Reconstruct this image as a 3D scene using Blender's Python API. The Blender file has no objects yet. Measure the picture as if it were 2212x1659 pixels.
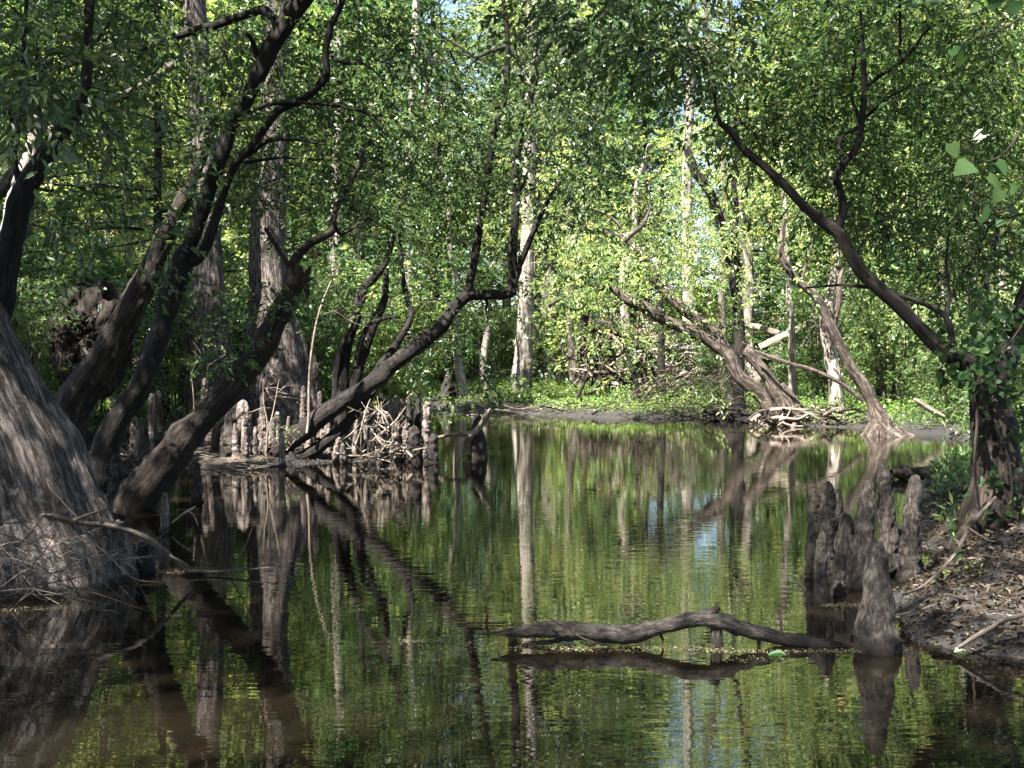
import bpy, math, numpy as np
from mathutils import Vector
R = math.radians
rng = np.random.default_rng(7)
scn = bpy.context.scene
COL = scn.collection

# ---------------------------------------------------------------- camera
FPX, CU, CV, HV, CAMH = 2433.0, 1106.0, 829.5, 775.0, 1.6
PITCH = math.atan((CV - HV) / FPX)
cam_d = bpy.data.cameras.new('camera')
cam = bpy.data.objects.new('camera', cam_d)
COL.objects.link(cam)
cam.location = (0, 0, CAMH)
cam.rotation_euler = (math.pi / 2 - PITCH, 0, 0)
cam_d.sensor_width = 36
cam_d.lens = FPX / 2212 * 36
cam_d.clip_end = 1000
scn.camera = cam

# ---------------------------------------------------------------- light
SUN_EL, SUN_AZ = 55.0, math.atan2(-0.66, -0.75)      # azimuth measured from +Y towards +X
SUN = np.array([math.sin(SUN_AZ) * math.cos(R(SUN_EL)), math.cos(SUN_AZ) * math.cos(R(SUN_EL)), math.sin(R(SUN_EL))])
w = bpy.data.worlds.new('World'); scn.world = w; w.use_nodes = True
nt = w.node_tree
sky = nt.nodes.new('ShaderNodeTexSky'); sky.sky_type = 'NISHITA'; sky.sun_disc = False
sky.sun_elevation = R(SUN_EL); sky.sun_rotation = SUN_AZ
bg = nt.nodes['Background']; bg.inputs[1].default_value = 0.052
nt.links.new(sky.outputs[0], bg.inputs[0])
sl = bpy.data.lights.new('sun', 'SUN'); sl.energy = 5.0; sl.angle = R(0.5); sl.color = (1, 0.97, 0.91)
so = bpy.data.objects.new('sun', sl); COL.objects.link(so)
so.rotation_euler = Vector(SUN).to_track_quat('Z', 'Y').to_euler()
scn.view_settings.view_transform = 'Standard'
scn.view_settings.look = 'None'
scn.view_settings.exposure = 3.08
scn.view_settings.gamma = 1
scn.render.engine = 'CYCLES'
cy = scn.cycles
cy.use_denoising = True
cy.max_bounces = 7; cy.diffuse_bounces = 3; cy.glossy_bounces = 3; cy.transmission_bounces = 5; cy.transparent_max_bounces = 8
cy.caustics_reflective = False; cy.caustics_refractive = False
cy.sample_clamp_indirect = 6

# ---------------------------------------------------------------- picture geometry
_cp, _sp = math.cos(PITCH), math.sin(PITCH)
def ray(u, v):
    a, b = (u - CU) / FPX, -(v - CV) / FPX
    return np.array([a, _cp + b * _sp, b * _cp - _sp])
def P(u, v, D):
    d = ray(u, v)
    return np.array([0, 0, CAMH]) + d * (D / d[1])
def W(u, v):
    d = ray(u, v)
    return np.array([0, 0, CAMH]) + d * (-CAMH / d[2])
def PX(D):                       # metres per picture pixel at depth D
    return D / FPX

# ---------------------------------------------------------------- noise
def _hash(ix, iy, iz, s):
    h = (ix * 374761393 + iy * 668265263 + iz * 2147483647 + s * 1274126177) & 0xFFFFFFFF
    h = ((h ^ (h >> 13)) * 1274126177) & 0xFFFFFFFF
    h = h ^ (h >> 16)
    return (h & 0xFFFF) / 65535.0
def noise(p, s=0):
    p = np.asarray(p, float)
    i = np.floor(p).astype(np.int64); f = p - i
    f = f * f * (3 - 2 * f)
    out = 0
    for dx in (0, 1):
        wx = f[..., 0] if dx else 1 - f[..., 0]
        for dy in (0, 1):
            wy = f[..., 1] if dy else 1 - f[..., 1]
            for dz in (0, 1):
                wz = f[..., 2] if dz else 1 - f[..., 2]
                out = out + wx * wy * wz * _hash(i[..., 0] + dx, i[..., 1] + dy, i[..., 2] + dz, s)
    return out * 2 - 1

# ---------------------------------------------------------------- mesh helpers
class MB:
    def __init__(s): s.V, s.F, s.bc, s.rn, s.mi, s.sm, s.n = [], [], [], [], [], [], 0
    def add(s, V, F, bc=None, rn=None, mi=0, smooth=True):
        if len(V) == 0: return
        V = np.asarray(V, np.float32); F = np.asarray(F, np.int32)
        s.V.append(V); s.F.append(F + s.n); s.n += len(V)
        s.bc.append(np.asarray(bc if bc is not None else V, np.float32))
        s.rn.append(np.asarray(rn if rn is not None else np.zeros(len(V)), np.float32))
        s.mi.append(np.full(len(F), mi, np.int32)); s.sm.append(np.full(len(F), smooth, bool))
    def mesh(s, name, mats):
        me = bpy.data.meshes.new(name)
        V = np.concatenate(s.V); F = np.concatenate(s.F)
        me.vertices.add(len(V)); me.vertices.foreach_set('co', V.ravel())
        me.loops.add(F.size); me.loops.foreach_set('vertex_index', F.ravel())
        me.polygons.add(len(F)); me.polygons.foreach_set('loop_start', np.arange(len(F), dtype=np.int32) * 4)
        me.update(calc_edges=True)
        me.polygons.foreach_set('use_smooth', np.concatenate(s.sm))
        me.polygons.foreach_set('material_index', np.concatenate(s.mi))
        a = me.attributes.new('bc', 'FLOAT_VECTOR', 'POINT'); a.data.foreach_set('vector', np.concatenate(s.bc).ravel())
        a = me.attributes.new('rnd', 'FLOAT', 'POINT'); a.data.foreach_set('value', np.concatenate(s.rn))
        for m in (mats if isinstance(mats, (list, tuple)) else [mats]): me.materials.append(m)
        return me
    def build(s, name, mats, parent=None):
        o = bpy.data.objects.new(name, s.mesh(name, mats)); COL.objects.link(o)
        if parent is not None:
            o.parent = parent
            o.matrix_parent_inverse = __import__('mathutils').Matrix.Translation(-parent.location)
        return o

def tag(o, label=None, cat=None, group=None, kind=None):
    for k, v in (('label', label), ('category', cat), ('group', group), ('kind', kind)):
        if v: o[k] = v
    return o
def empty(name, loc):
    o = bpy.data.objects.new(name, None); COL.objects.link(o); o.location = [float(c) for c in loc]; o.empty_display_size = .2
    return o
def copy_tree(o, parent=None):
    c = o.copy(); COL.objects.link(c)
    if parent is not None: c.parent = parent
    for ch in o.children: copy_tree(ch, c)
    return c

def catmull(P_, n):
    P_ = np.asarray(P_, float); m = len(P_)
    if m == 2: 
        t = np.linspace(0, 1, n)[:, None]; return P_[0] * (1 - t) + P_[1] * t
    Q = np.vstack([2 * P_[0] - P_[1], P_, 2 * P_[-1] - P_[-2]])
    seg = np.linalg.norm(np.diff(P_[:, :3], axis=0), axis=1) ** .7; cs = np.concatenate([[0], np.cumsum(seg)]); cs /= cs[-1]
    x = np.linspace(0, 1, n); k = np.clip(np.searchsorted(cs, x, 'right') - 1, 0, m - 2)
    t = ((x - cs[k]) / np.maximum(cs[k + 1] - cs[k], 1e-9))[:, None]
    a, b, c, d = Q[k], Q[k + 1], Q[k + 2], Q[k + 3]
    return .5 * (2 * b + (c - a) * t + (2 * a - 5 * b + 4 * c - d) * t ** 2 + (3 * b - a - 3 * c + d) * t ** 3)

_seed = [0]
def tube(pts, rad, seg=10, step=None, rough=.07, rf=None, flute=0, flh=1.0, nfl=6, tip=True, fib=.0):
    """a bark-covered limb along pts: verts, quads, bark coordinates"""
    _seed[0] += 1; sd = _seed[0]
    pts = np.asarray(pts, float); rad = np.asarray(rad, float)
    L = np.linalg.norm(np.diff(pts, axis=0), axis=1).sum()
    rm = rad.max()
    step = step or max(rm * .6, L / 80)
    if L / step > 320: step = L / 320
    n = int(np.clip(L / step, max(4, len(pts)), 320))
    C = catmull(np.hstack([pts, rad[:, None]]), n)
    c, r = C[:, :3], np.maximum(C[:, 3], .0015)
    T = np.gradient(c, axis=0); T /= np.linalg.norm(T, axis=1)[:, None] + 1e-12
    up = np.array([0, 0, 1.]) if abs(T[0, 2]) < .8 else np.array([0, 1., 0])
    N = np.zeros_like(T); x = np.cross(up, T[0]); N[0] = x / np.linalg.norm(x)
    for i in range(1, n):
        x = N[i - 1] - T[i] * (N[i - 1] @ T[i]); N[i] = x / (np.linalg.norm(x) + 1e-12)
    Bn = np.cross(T, N)
    th = np.linspace(0, 2 * np.pi, seg, endpoint=False)
    s = np.concatenate([[0], np.cumsum(np.linalg.norm(np.diff(c, axis=0), axis=1))])
    ct, st = np.cos(th)[None], np.sin(th)[None]
    bc = np.stack([ct * r[:, None] + 0 * s[:, None], st * r[:, None] + 0 * s[:, None], s[:, None] + 0 * ct], -1) + np.array([sd * 1.37 % 50, sd * 2.11 % 50, 0])
    rf = rf or 1.0 / max(rm * .9, .02)
    k = 1 + rough * noise(bc * rf, sd) + rough * .6 * noise(bc * rf * 2.3, sd + 5)
    if fib: k = k + fib * (np.abs(noise(bc * np.array([1, 1, .16]) * 38, sd + 9)) - .3) + fib * 1.3 * (np.abs(noise(bc * np.array([1, 1, .07]) * 9, sd + 8)) - .3)
    if rough > .055:
        for _ in range(int(min(L / (rm * 5), 9))):
            s0, t0, wd = rng.uniform(0, L), rng.uniform(0, 6.28), rm * rng.uniform(.35, .8)
            dt = (th - t0 + np.pi) % (2 * np.pi) - np.pi
            k = k + rng.choice([-.16, .2, .34]) * np.exp(-((s[:, None] - s0) / wd) ** 2 - (dt[None] * rm / wd) ** 2)
    if flute:
        ph = rng.uniform(0, 6.28, 3)
        prof = (np.cos(nfl * th + ph[0]) + .6 * np.cos((nfl + 2) * th + ph[1]) + .5 * np.cos(3 * th + ph[2]))[None] / 1.6
        k = k + flute * np.exp(-np.abs(s)[:, None] / flh) * (prof - .1)
    rr = r[:, None] * np.maximum(k, .2)
    V = c[:, None] + N[:, None] * (ct * rr)[..., None] + Bn[:, None] * (st * rr)[..., None]
    if tip:
        V = np.concatenate([V, (V[-1:] - c[-1]) * .55 + c[-1] + T[-1] * r[-1] * .35, (V[-1:] - c[-1]) * .03 + c[-1] + T[-1] * r[-1] * .5])
        bc = np.concatenate([bc, bc[-1:], bc[-1:]]); n += 2
    i = np.arange(n - 1)[:, None] * seg; j = np.arange(seg)[None]; j2 = (j + 1) % seg
    F = np.stack([i + j, i + j2, i + seg + j2, i + seg + j], -1).reshape(-1, 4)
    return V.reshape(-1, 3), F, bc.reshape(-1, 3)

def unit(a): return a / (np.linalg.norm(a, axis=-1, keepdims=True) + 1e-9)
GAPS = []                         # sun flecks: (point, radius) - leaves standing between them and the sun are left out of the crowns
def gapmask(p):
    keep = np.ones(len(p), bool)
    for q, r in GAPS:
        d = p - q; t = d @ SUN
        dist = np.linalg.norm(d - t[:, None] * SUN, axis=1)
        keep &= ~((t > .9) & (dist < r))
    return keep
def leaves(mb, pos, ax, nr, ln, wd, mi=0, detail=True, rn=None, gap=True):
    if gap and GAPS:
        k = gapmask(pos); pos, ax, nr = pos[k], ax[k], nr[k]
        ln = ln[k]; wd = wd[k]; rn = rn[k] if rn is not None else None
    n = len(pos)
    if n == 0: return
    if rn is None: rn = rng.random(n)
    ax = unit(ax); sd = unit(np.cross(ax, nr)); nr = np.cross(sd, ax)
    L, Wd = ln[:, None], wd[:, None]
    if detail:
        f = Wd * rng.uniform(.1, .7, (n, 1)); cu = L * rng.uniform(-.25, .1, (n, 1))
        b = pos; t = pos + ax * L + nr * cu
        m1 = pos + ax * L * .3 + nr * f * .8; m2 = pos + ax * L * .68 + nr * (f * .7 + cu * .45)
        V = np.stack([b, m1 + sd * Wd * .46, m2 + sd * Wd * .42, t, m2 - sd * Wd * .42, m1 - sd * Wd * .46], 1).reshape(-1, 3)
        o = np.arange(n)[:, None] * 6
        F = np.concatenate([o + np.array([0, 1, 2, 3]), o + np.array([0, 3, 4, 5])])
        mb.add(V, F, rn=np.repeat(rn, 6), mi=mi, smooth=False)
    else:
        V = np.stack([pos, pos + ax * L * .45 + sd * Wd * .5, pos + ax * L, pos + ax * L * .45 - sd * Wd * .5], 1).reshape(-1, 3)
        F = np.arange(n)[:, None] * 4 + np.arange(4)[None]
        mb.add(V, F, rn=np.repeat(rn, 4), mi=mi, smooth=False)

def heart_leaves(mb, pos, ax, nr, ln, mi=0):
    if GAPS:
        k = gapmask(pos); pos, ax, nr, ln = pos[k], ax[k], nr[k], ln[k]
    n = len(pos); ax = unit(ax); sd = unit(np.cross(ax, nr)); nr = np.cross(sd, ax); L = ln[:, None]; f = rng.uniform(-.02, .16, (n, 1)); cu = rng.uniform(-.3, .05, (n, 1)); wv = rng.uniform(.85, 1.15, (n, 1))
    def pt(a, b): return pos + ax * L * a + sd * L * b * wv + nr * L * (abs(b) * f * 2 + cu * a * a)
    V = np.stack([pt(0, 0), pt(.45, 0), pt(1, 0), pt(-.12, .26), pt(.2, .44), pt(.6, .3), pt(-.12, -.26), pt(.2, -.44), pt(.6, -.3)], 1).reshape(-1, 3)
    o = np.arange(n)[:, None] * 9
    mb.add(V, np.concatenate([o + np.array(q) for q in ([0, 3, 4, 1], [1, 4, 5, 2], [0, 1, 7, 6], [1, 2, 8, 7])]), rn=np.repeat(rng.random(n), 9), mi=mi)
def twigs(mb, A, Dv, L, r0, droop, mi=1, seg=3, k=4):
    """N thin curved twigs at once; returns function giving points on them"""
    n = len(A)
    t = np.linspace(0, 1, k)
    side = unit(np.cross(Dv, rng.normal(size=(n, 3)))) * rng.uniform(-.18, .18, (n, 1))
    def at(idx, tt):
        tt = tt[:, None]
        return A[idx] + Dv[idx] * L[idx, None] * tt + side[idx] * L[idx, None] * np.sin(tt * 3) + np.array([0, 0, -1.]) * droop * L[idx, None] * tt ** 2
    idx = np.repeat(np.arange(n), k); C = at(idx, np.tile(t, n)).reshape(n, k, 3)
    T = unit(np.gradient(C, axis=1)); N = unit(np.cross(T, np.array([.3, .2, .9]))); Bn = np.cross(T, N)
    th = np.linspace(0, 2 * np.pi, seg, endpoint=False)
    rr = (r0[:, None] * (1 - .75 * t)[None])[..., None, None]
    V = C[:, :, None] + rr * (N[:, :, None] * np.cos(th)[None, None, :, None] + Bn[:, :, None] * np.sin(th)[None, None, :, None])
    o = np.arange(n)[:, None, None] * k * seg + np.arange(k - 1)[None, :, None] * seg
    j = np.arange(seg)[None, None]; j2 = (j + 1) % seg
    F = np.stack([o + j, o + j2, o + seg + j2, o + seg + j], -1).reshape(-1, 4)
    mb.add(V.reshape(-1, 3), F, mi=mi)
    return at

def sprays(mb, A, Dv, L, nleaf, llen, aspect=.42, droop=.25, detail=True, twig=True, up=.9, flat=.55, gap=True):
    """leafy twigs: two-ranked leaves along each"""
    if gap and GAPS:
        k = gapmask(A + Dv * L[:, None] * .5); A, Dv, L = A[k], Dv[k], L[k]
    n = len(A)
    if n == 0: return
    Dv = unit(Dv)
    at = twigs(mb, A, Dv, L, np.full(n, .0035), droop) if twig else (lambda idx, tt: A[idx] + Dv[idx] * L[idx, None] * tt[:, None] + np.array([0, 0, -1.]) * droop * L[idx, None] * tt[:, None] ** 2)
    idx = np.repeat(np.arange(n), nleaf); m = len(idx)
    tt = np.tile(np.linspace(.12, 1, nleaf), n) + rng.uniform(-.05, .05, m)
    pos = at(idx, tt)
    d = Dv[idx]
    nrm = unit(np.array([0, 0, 1.]) * up + rng.normal(size=(n, 3))[idx] * .45 + rng.normal(size=(m, 3)) * flat)
    sgn = np.where(np.tile(np.arange(nleaf) % 2, n) == 0, 1., -1.)[:, None]
    sd = unit(np.cross(nrm, d)) * sgn
    ax = sd * rng.uniform(.5, 1.1, (m, 1)) + d * rng.uniform(.3, .9, (m, 1)) + np.array([0, 0, -1.]) * rng.uniform(0, .7, (m, 1))
    ln = llen * rng.uniform(.6, 1.25, m)
    tone = np.clip(rng.normal(.5, .2, n)[idx] + rng.normal(0, .15, m), 0, 1)
    leaves(mb, pos, ax, nrm, ln, ln * aspect * rng.uniform(.8, 1.2, m), detail=detail, rn=tone, gap=False)

# ---------------------------------------------------------------- materials
def new_mat(name):
    m = bpy.data.materials.new(name); m.use_nodes = True
    n = m.node_tree.nodes; n.clear()
    return m, n, m.node_tree.links
def ramp(n, stops):
    r = n.new('ShaderNodeValToRGB'); e = r.color_ramp.elements
    while len(e) < len(stops): e.new(.5)
    for q, (p, c) in zip(e, stops): q.position = p; q.color = (*c, 1)
    return r
def bark_mat(name, dark, light, lichen=None, scale=22, stretch=.14, bump=.6, lich=.62, wet=False):
    m, n, l = new_mat(name)
    out = n.new('ShaderNodeOutputMaterial'); b = n.new('ShaderNodeBsdfPrincipled')
    at = n.new('ShaderNodeAttribute'); at.attribute_name = 'bc'
    mp = n.new('ShaderNodeMapping'); mp.inputs['Scale'].default_value = (scale, scale, scale * stretch)
    l.new(at.outputs['Vector'], mp.inputs[0])
    no = n.new('ShaderNodeTexNoise'); no.inputs['Scale'].default_value = 1; no.inputs['Detail'].default_value = 6; no.inputs['Roughness'].default_value = .7
    l.new(mp.outputs[0], no.inputs['Vector'])
    rp = ramp(n, [(.36, tuple(c * .55 for c in dark)), (.47, dark), (.66, light)])
    l.new(no.outputs[0], rp.inputs[0])
    n2 = n.new('ShaderNodeTexNoise'); n2.inputs['Scale'].default_value = 3.1; n2.inputs['Detail'].default_value = 5
    l.new(at.outputs['Vector'], n2.inputs['Vector'])
    mp2 = n.new('ShaderNodeMapping'); mp2.inputs['Scale'].default_value = (scale * 2.6, scale * 2.6, scale * max(stretch * 4, .5)); l.new(at.outputs['Vector'], mp2.inputs[0])
    n5 = n.new('ShaderNodeTexNoise'); n5.inputs['Scale'].default_value = 1; n5.inputs['Detail'].default_value = 5; n5.inputs['Roughness'].default_value = .8; l.new(mp2.outputs[0], n5.inputs['Vector'])
    r5 = ramp(n, [(.34, (.3, .3, .3)), (.5, (.9, .9, .9)), (.68, (1.5, 1.45, 1.4))]); l.new(n5.outputs[0], r5.inputs[0])
    m5 = n.new('ShaderNodeMix'); m5.data_type = 'RGBA'; m5.blend_type = 'MULTIPLY'; m5.inputs[0].default_value = .75; l.new(rp.outputs[0], m5.inputs[6]); l.new(r5.outputs[0], m5.inputs[7])
    col = m5.outputs[2]
    mul = n.new('ShaderNodeMix'); mul.data_type = 'RGBA'; mul.blend_type = 'MULTIPLY'; mul.inputs[0].default_value = .7
    r2 = ramp(n, [(.3, (.4, .38, .36)), (.7, (1.35, 1.3, 1.25))]); l.new(n2.outputs[0], r2.inputs[0])
    l.new(col, mul.inputs[6]); l.new(r2.outputs[0], mul.inputs[7]); col = mul.outputs[2]
    if lichen:
        n3 = n.new('ShaderNodeTexNoise'); n3.inputs['Scale'].default_value = 9; n3.inputs['Detail'].default_value = 6; n3.inputs['Roughness'].default_value = .75
        l.new(at.outputs['Vector'], n3.inputs['Vector'])
        r3 = ramp(n, [(lich - .05, (0, 0, 0)), (lich + .05, (1, 1, 1))]); l.new(n3.outputs[0], r3.inputs[0])
        mx = n.new('ShaderNodeMix'); mx.data_type = 'RGBA'
        l.new(r3.outputs[0], mx.inputs[0]); l.new(col, mx.inputs[6]); mx.inputs[7].default_value = (*lichen, 1); col = mx.outputs[2]
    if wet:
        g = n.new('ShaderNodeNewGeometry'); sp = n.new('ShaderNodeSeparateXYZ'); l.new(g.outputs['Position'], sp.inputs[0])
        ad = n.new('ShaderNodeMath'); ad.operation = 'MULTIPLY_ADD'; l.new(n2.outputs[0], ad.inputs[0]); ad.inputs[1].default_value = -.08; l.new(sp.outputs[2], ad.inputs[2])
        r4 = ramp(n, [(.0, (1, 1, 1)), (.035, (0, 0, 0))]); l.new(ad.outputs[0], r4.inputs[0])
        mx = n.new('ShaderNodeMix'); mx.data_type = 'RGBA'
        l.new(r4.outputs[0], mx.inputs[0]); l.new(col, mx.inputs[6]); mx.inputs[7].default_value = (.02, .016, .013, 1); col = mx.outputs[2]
    l.new(col, b.inputs['Base Color']); b.inputs['Roughness'].default_value = .9; b.inputs['Specular IOR Level'].default_value = .2
    bp = n.new('ShaderNodeBump'); bp.inputs['Strength'].default_value = bump; bp.inputs['Distance'].default_value = .03
    hs = n.new('ShaderNodeMath'); hs.operation = 'MULTIPLY_ADD'; l.new(n5.outputs[0], hs.inputs[0]); hs.inputs[1].default_value = .6; l.new(no.outputs[0], hs.inputs[2])
    l.new(hs.outputs[0], bp.inputs['Height']); l.new(bp.outputs[0], b.inputs['Normal'])
    l.new(b.outputs[0], out.inputs[0])
    return m
def leaf_mat(name, stops, trans=.45, gloss=.35, tgain=1.5):
    m, n, l = new_mat(name)
    out = n.new('ShaderNodeOutputMaterial'); b = n.new('ShaderNodeBsdfPrincipled')
    at = n.new('ShaderNodeAttribute'); at.attribute_name = 'rnd'
    rp = ramp(n, stops); l.new(at.outputs['Fac'], rp.inputs[0])
    l.new(rp.outputs[0], b.inputs['Base Color']); b.inputs['Roughness'].default_value = .42; b.inputs['Specular IOR Level'].default_value = gloss
    tr = n.new('ShaderNodeBsdfTranslucent')
    ml = n.new('ShaderNodeMix'); ml.data_type = 'RGBA'; ml.blend_type = 'MULTIPLY'; ml.inputs[0].default_value = 1
    l.new(rp.outputs[0], ml.inputs[6]); ml.inputs[7].default_value = (tgain * 1.12, tgain, tgain * .62, 1)
    l.new(ml.outputs[2], tr.inputs[0])
    mx = n.new('ShaderNodeMixShader'); mx.inputs[0].default_value = trans
    l.new(b.outputs[0], mx.inputs[1]); l.new(tr.outputs[0], mx.inputs[2]); l.new(mx.outputs[0], out.inputs[0])
    return m

M = {}
M['dark_bark'] = bark_mat('dark_bark', (.0105, .0085, .0075), (.034, .028, .0245), lichen=(.072, .066, .054), lich=.67, bump=1.0)
M['brown_bark'] = bark_mat('brown_bark', (.015, .0112, .0092), (.058, .044, .035), lichen=(.085, .072, .046), lich=.64, bump=1.0)
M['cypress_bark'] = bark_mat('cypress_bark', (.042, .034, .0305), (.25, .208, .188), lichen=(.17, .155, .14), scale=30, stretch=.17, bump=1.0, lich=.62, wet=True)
M['islet_bark'] = bark_mat('islet_bark', (.034, .026, .0215), (.165, .132, .112), lichen=(.13, .115, .085), scale=24, bump=1.0)
M['pale_bark'] = bark_mat('pale_bark', (.17, .145, .125), (.42, .38, .34), scale=16, stretch=.07, bump=.6)
M['grey_bark'] = bark_mat('grey_bark', (.055, .046, .037), (.17, .145, .12), lichen=(.19, .195, .14), scale=20, stretch=.1)
M['knee_bark'] = bark_mat('knee_bark', (.026, .021, .018), (.108, .091, .081), lichen=(.045, .042, .034), scale=46, stretch=.3, bump=1.0, wet=True, lich=.58)
M['pale_knee'] = bark_mat('pale_knee', (.085, .068, .06), (.30, .255, .23), lichen=(.38, .34, .30), scale=30, stretch=.14, bump=.7, wet=True, lich=.66)
M['black_wood'] = bark_mat('black_wood', (.018, .015, .013), (.045, .038, .033), scale=24, wet=True)
M['dead_wood'] = bark_mat('dead_wood', (.15, .12, .095), (.38, .33, .28), scale=30, stretch=.1, bump=.4)
M['grey_stick'] = bark_mat('grey_stick', (.06, .048, .04), (.17, .145, .125), scale=30, stretch=.1, bump=.4)
M['red_wood'] = bark_mat('red_wood', (.25, .10, .045), (.45, .22, .11), scale=30, stretch=.1)
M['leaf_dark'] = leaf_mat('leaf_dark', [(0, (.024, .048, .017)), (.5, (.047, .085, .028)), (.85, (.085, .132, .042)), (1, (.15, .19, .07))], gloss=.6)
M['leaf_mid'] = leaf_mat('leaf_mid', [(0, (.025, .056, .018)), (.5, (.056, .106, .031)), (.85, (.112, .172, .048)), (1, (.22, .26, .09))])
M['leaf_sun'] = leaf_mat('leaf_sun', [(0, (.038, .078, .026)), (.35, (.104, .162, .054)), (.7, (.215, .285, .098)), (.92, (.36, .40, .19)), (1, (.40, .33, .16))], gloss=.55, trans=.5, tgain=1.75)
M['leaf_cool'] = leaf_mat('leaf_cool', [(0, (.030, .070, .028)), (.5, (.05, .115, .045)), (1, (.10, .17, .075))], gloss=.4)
M['ground_leaf'] = leaf_mat('ground_leaf', [(0, (.04, .09, .022)), (.5, (.09, .165, .042)), (.9, (.19, .265, .075)), (1, (.32, .34, .12))], trans=.5)
M['litter'] = leaf_mat('litter', [(0, (.014, .010, .007)), (.5, (.036, .026, .018)), (.85, (.06, .045, .033)), (.97, (.12, .095, .066)), (1, (.10, .12, .03))], trans=.1, gloss=.15, tgain=1)
M['scum'] = leaf_mat('scum', [(0, (.04, .036, .018)), (.5, (.09, .078, .042)), (.85, (.16, .14, .08)), (1, (.26, .24, .16))], trans=.1, tgain=1)
M['vine_leaf'] = leaf_mat('vine_leaf', [(0, (.016, .036, .012)), (.6, (.030, .062, .020)), (1, (.06, .10, .03))], trans=.5, gloss=.2, tgain=1.6)
M['pale_leaf'] = leaf_mat('pale_leaf', [(0, (.2, .28, .16)), (1, (.35, .4, .28))], trans=.2, tgain=1)

def ground_mat():
    m, n, l = new_mat('forest_soil')
    out = n.new('ShaderNodeOutputMaterial'); b = n.new('ShaderNodeBsdfPrincipled')
    tc = n.new('ShaderNodeTexCoord')
    a = n.new('ShaderNodeTexNoise'); a.inputs['Scale'].default_value = 9; a.inputs['Detail'].default_value = 9; a.inputs['Roughness'].default_value = .75
    l.new(tc.outputs['Object'], a.inputs['Vector'])
    rp = ramp(n, [(.3, (.008, .006, .005)), (.5, (.02, .0155, .012)), (.62, (.042, .032, .024)), (.75, (.08, .062, .046))]); l.new(a.outputs[0], rp.inputs[0])
    c = n.new('ShaderNodeTexNoise'); c.inputs['Scale'].default_value = .7; c.inputs['Detail'].default_value = 4
    l.new(tc.outputs['Object'], c.inputs['Vector'])
    mx = n.new('ShaderNodeMix'); mx.data_type = 'RGBA'; mx.blend_type = 'MULTIPLY'; mx.inputs[0].default_value = .8
    r2 = ramp(n, [(.35, (.5, .5, .5)), (.65, (1.2, 1.15, 1.1))]); l.new(c.outputs[0], r2.inputs[0])
    l.new(rp.outputs[0], mx.inputs[6]); l.new(r2.outputs[0], mx.inputs[7]); g = n.new('ShaderNodeNewGeometry'); sp = n.new('ShaderNodeSeparateXYZ'); l.new(g.outputs['Position'], sp.inputs[0])
    ad0 = n.new('ShaderNodeMath'); ad0.operation = 'MULTIPLY_ADD'; l.new(a.outputs[0], ad0.inputs[0]); ad0.inputs[1].default_value = -.16; l.new(sp.outputs[2], ad0.inputs[2])
    rw = ramp(n, [(.0, (.42, .4, .38)), (.06, (1, 1, 1))]); l.new(ad0.outputs[0], rw.inputs[0])
    mw = n.new('ShaderNodeMix'); mw.data_type = 'RGBA'; mw.blend_type = 'MULTIPLY'; mw.inputs[0].default_value = 1; l.new(mx.outputs[2], mw.inputs[6]); l.new(rw.outputs[0], mw.inputs[7]); l.new(mw.outputs[2], b.inputs['Base Color'])
    b.inputs['Roughness'].default_value = .85
    v = n.new('ShaderNodeTexVoronoi'); v.inputs['Scale'].default_value = 28; l.new(tc.outputs['Object'], v.inputs['Vector'])
    ad = n.new('ShaderNodeMath'); ad.operation = 'ADD'; l.new(a.outputs[0], ad.inputs[0]); l.new(v.outputs[0], ad.inputs[1])
    bp = n.new('ShaderNodeBump'); bp.inputs['Strength'].default_value = .8; bp.inputs['Distance'].default_value = .03
    l.new(ad.outputs[0], bp.inputs['Height']); l.new(bp.outputs[0], b.inputs['Normal']); l.new(b.outputs[0], out.inputs[0])
    return m
M['soil'] = ground_mat()
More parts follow.
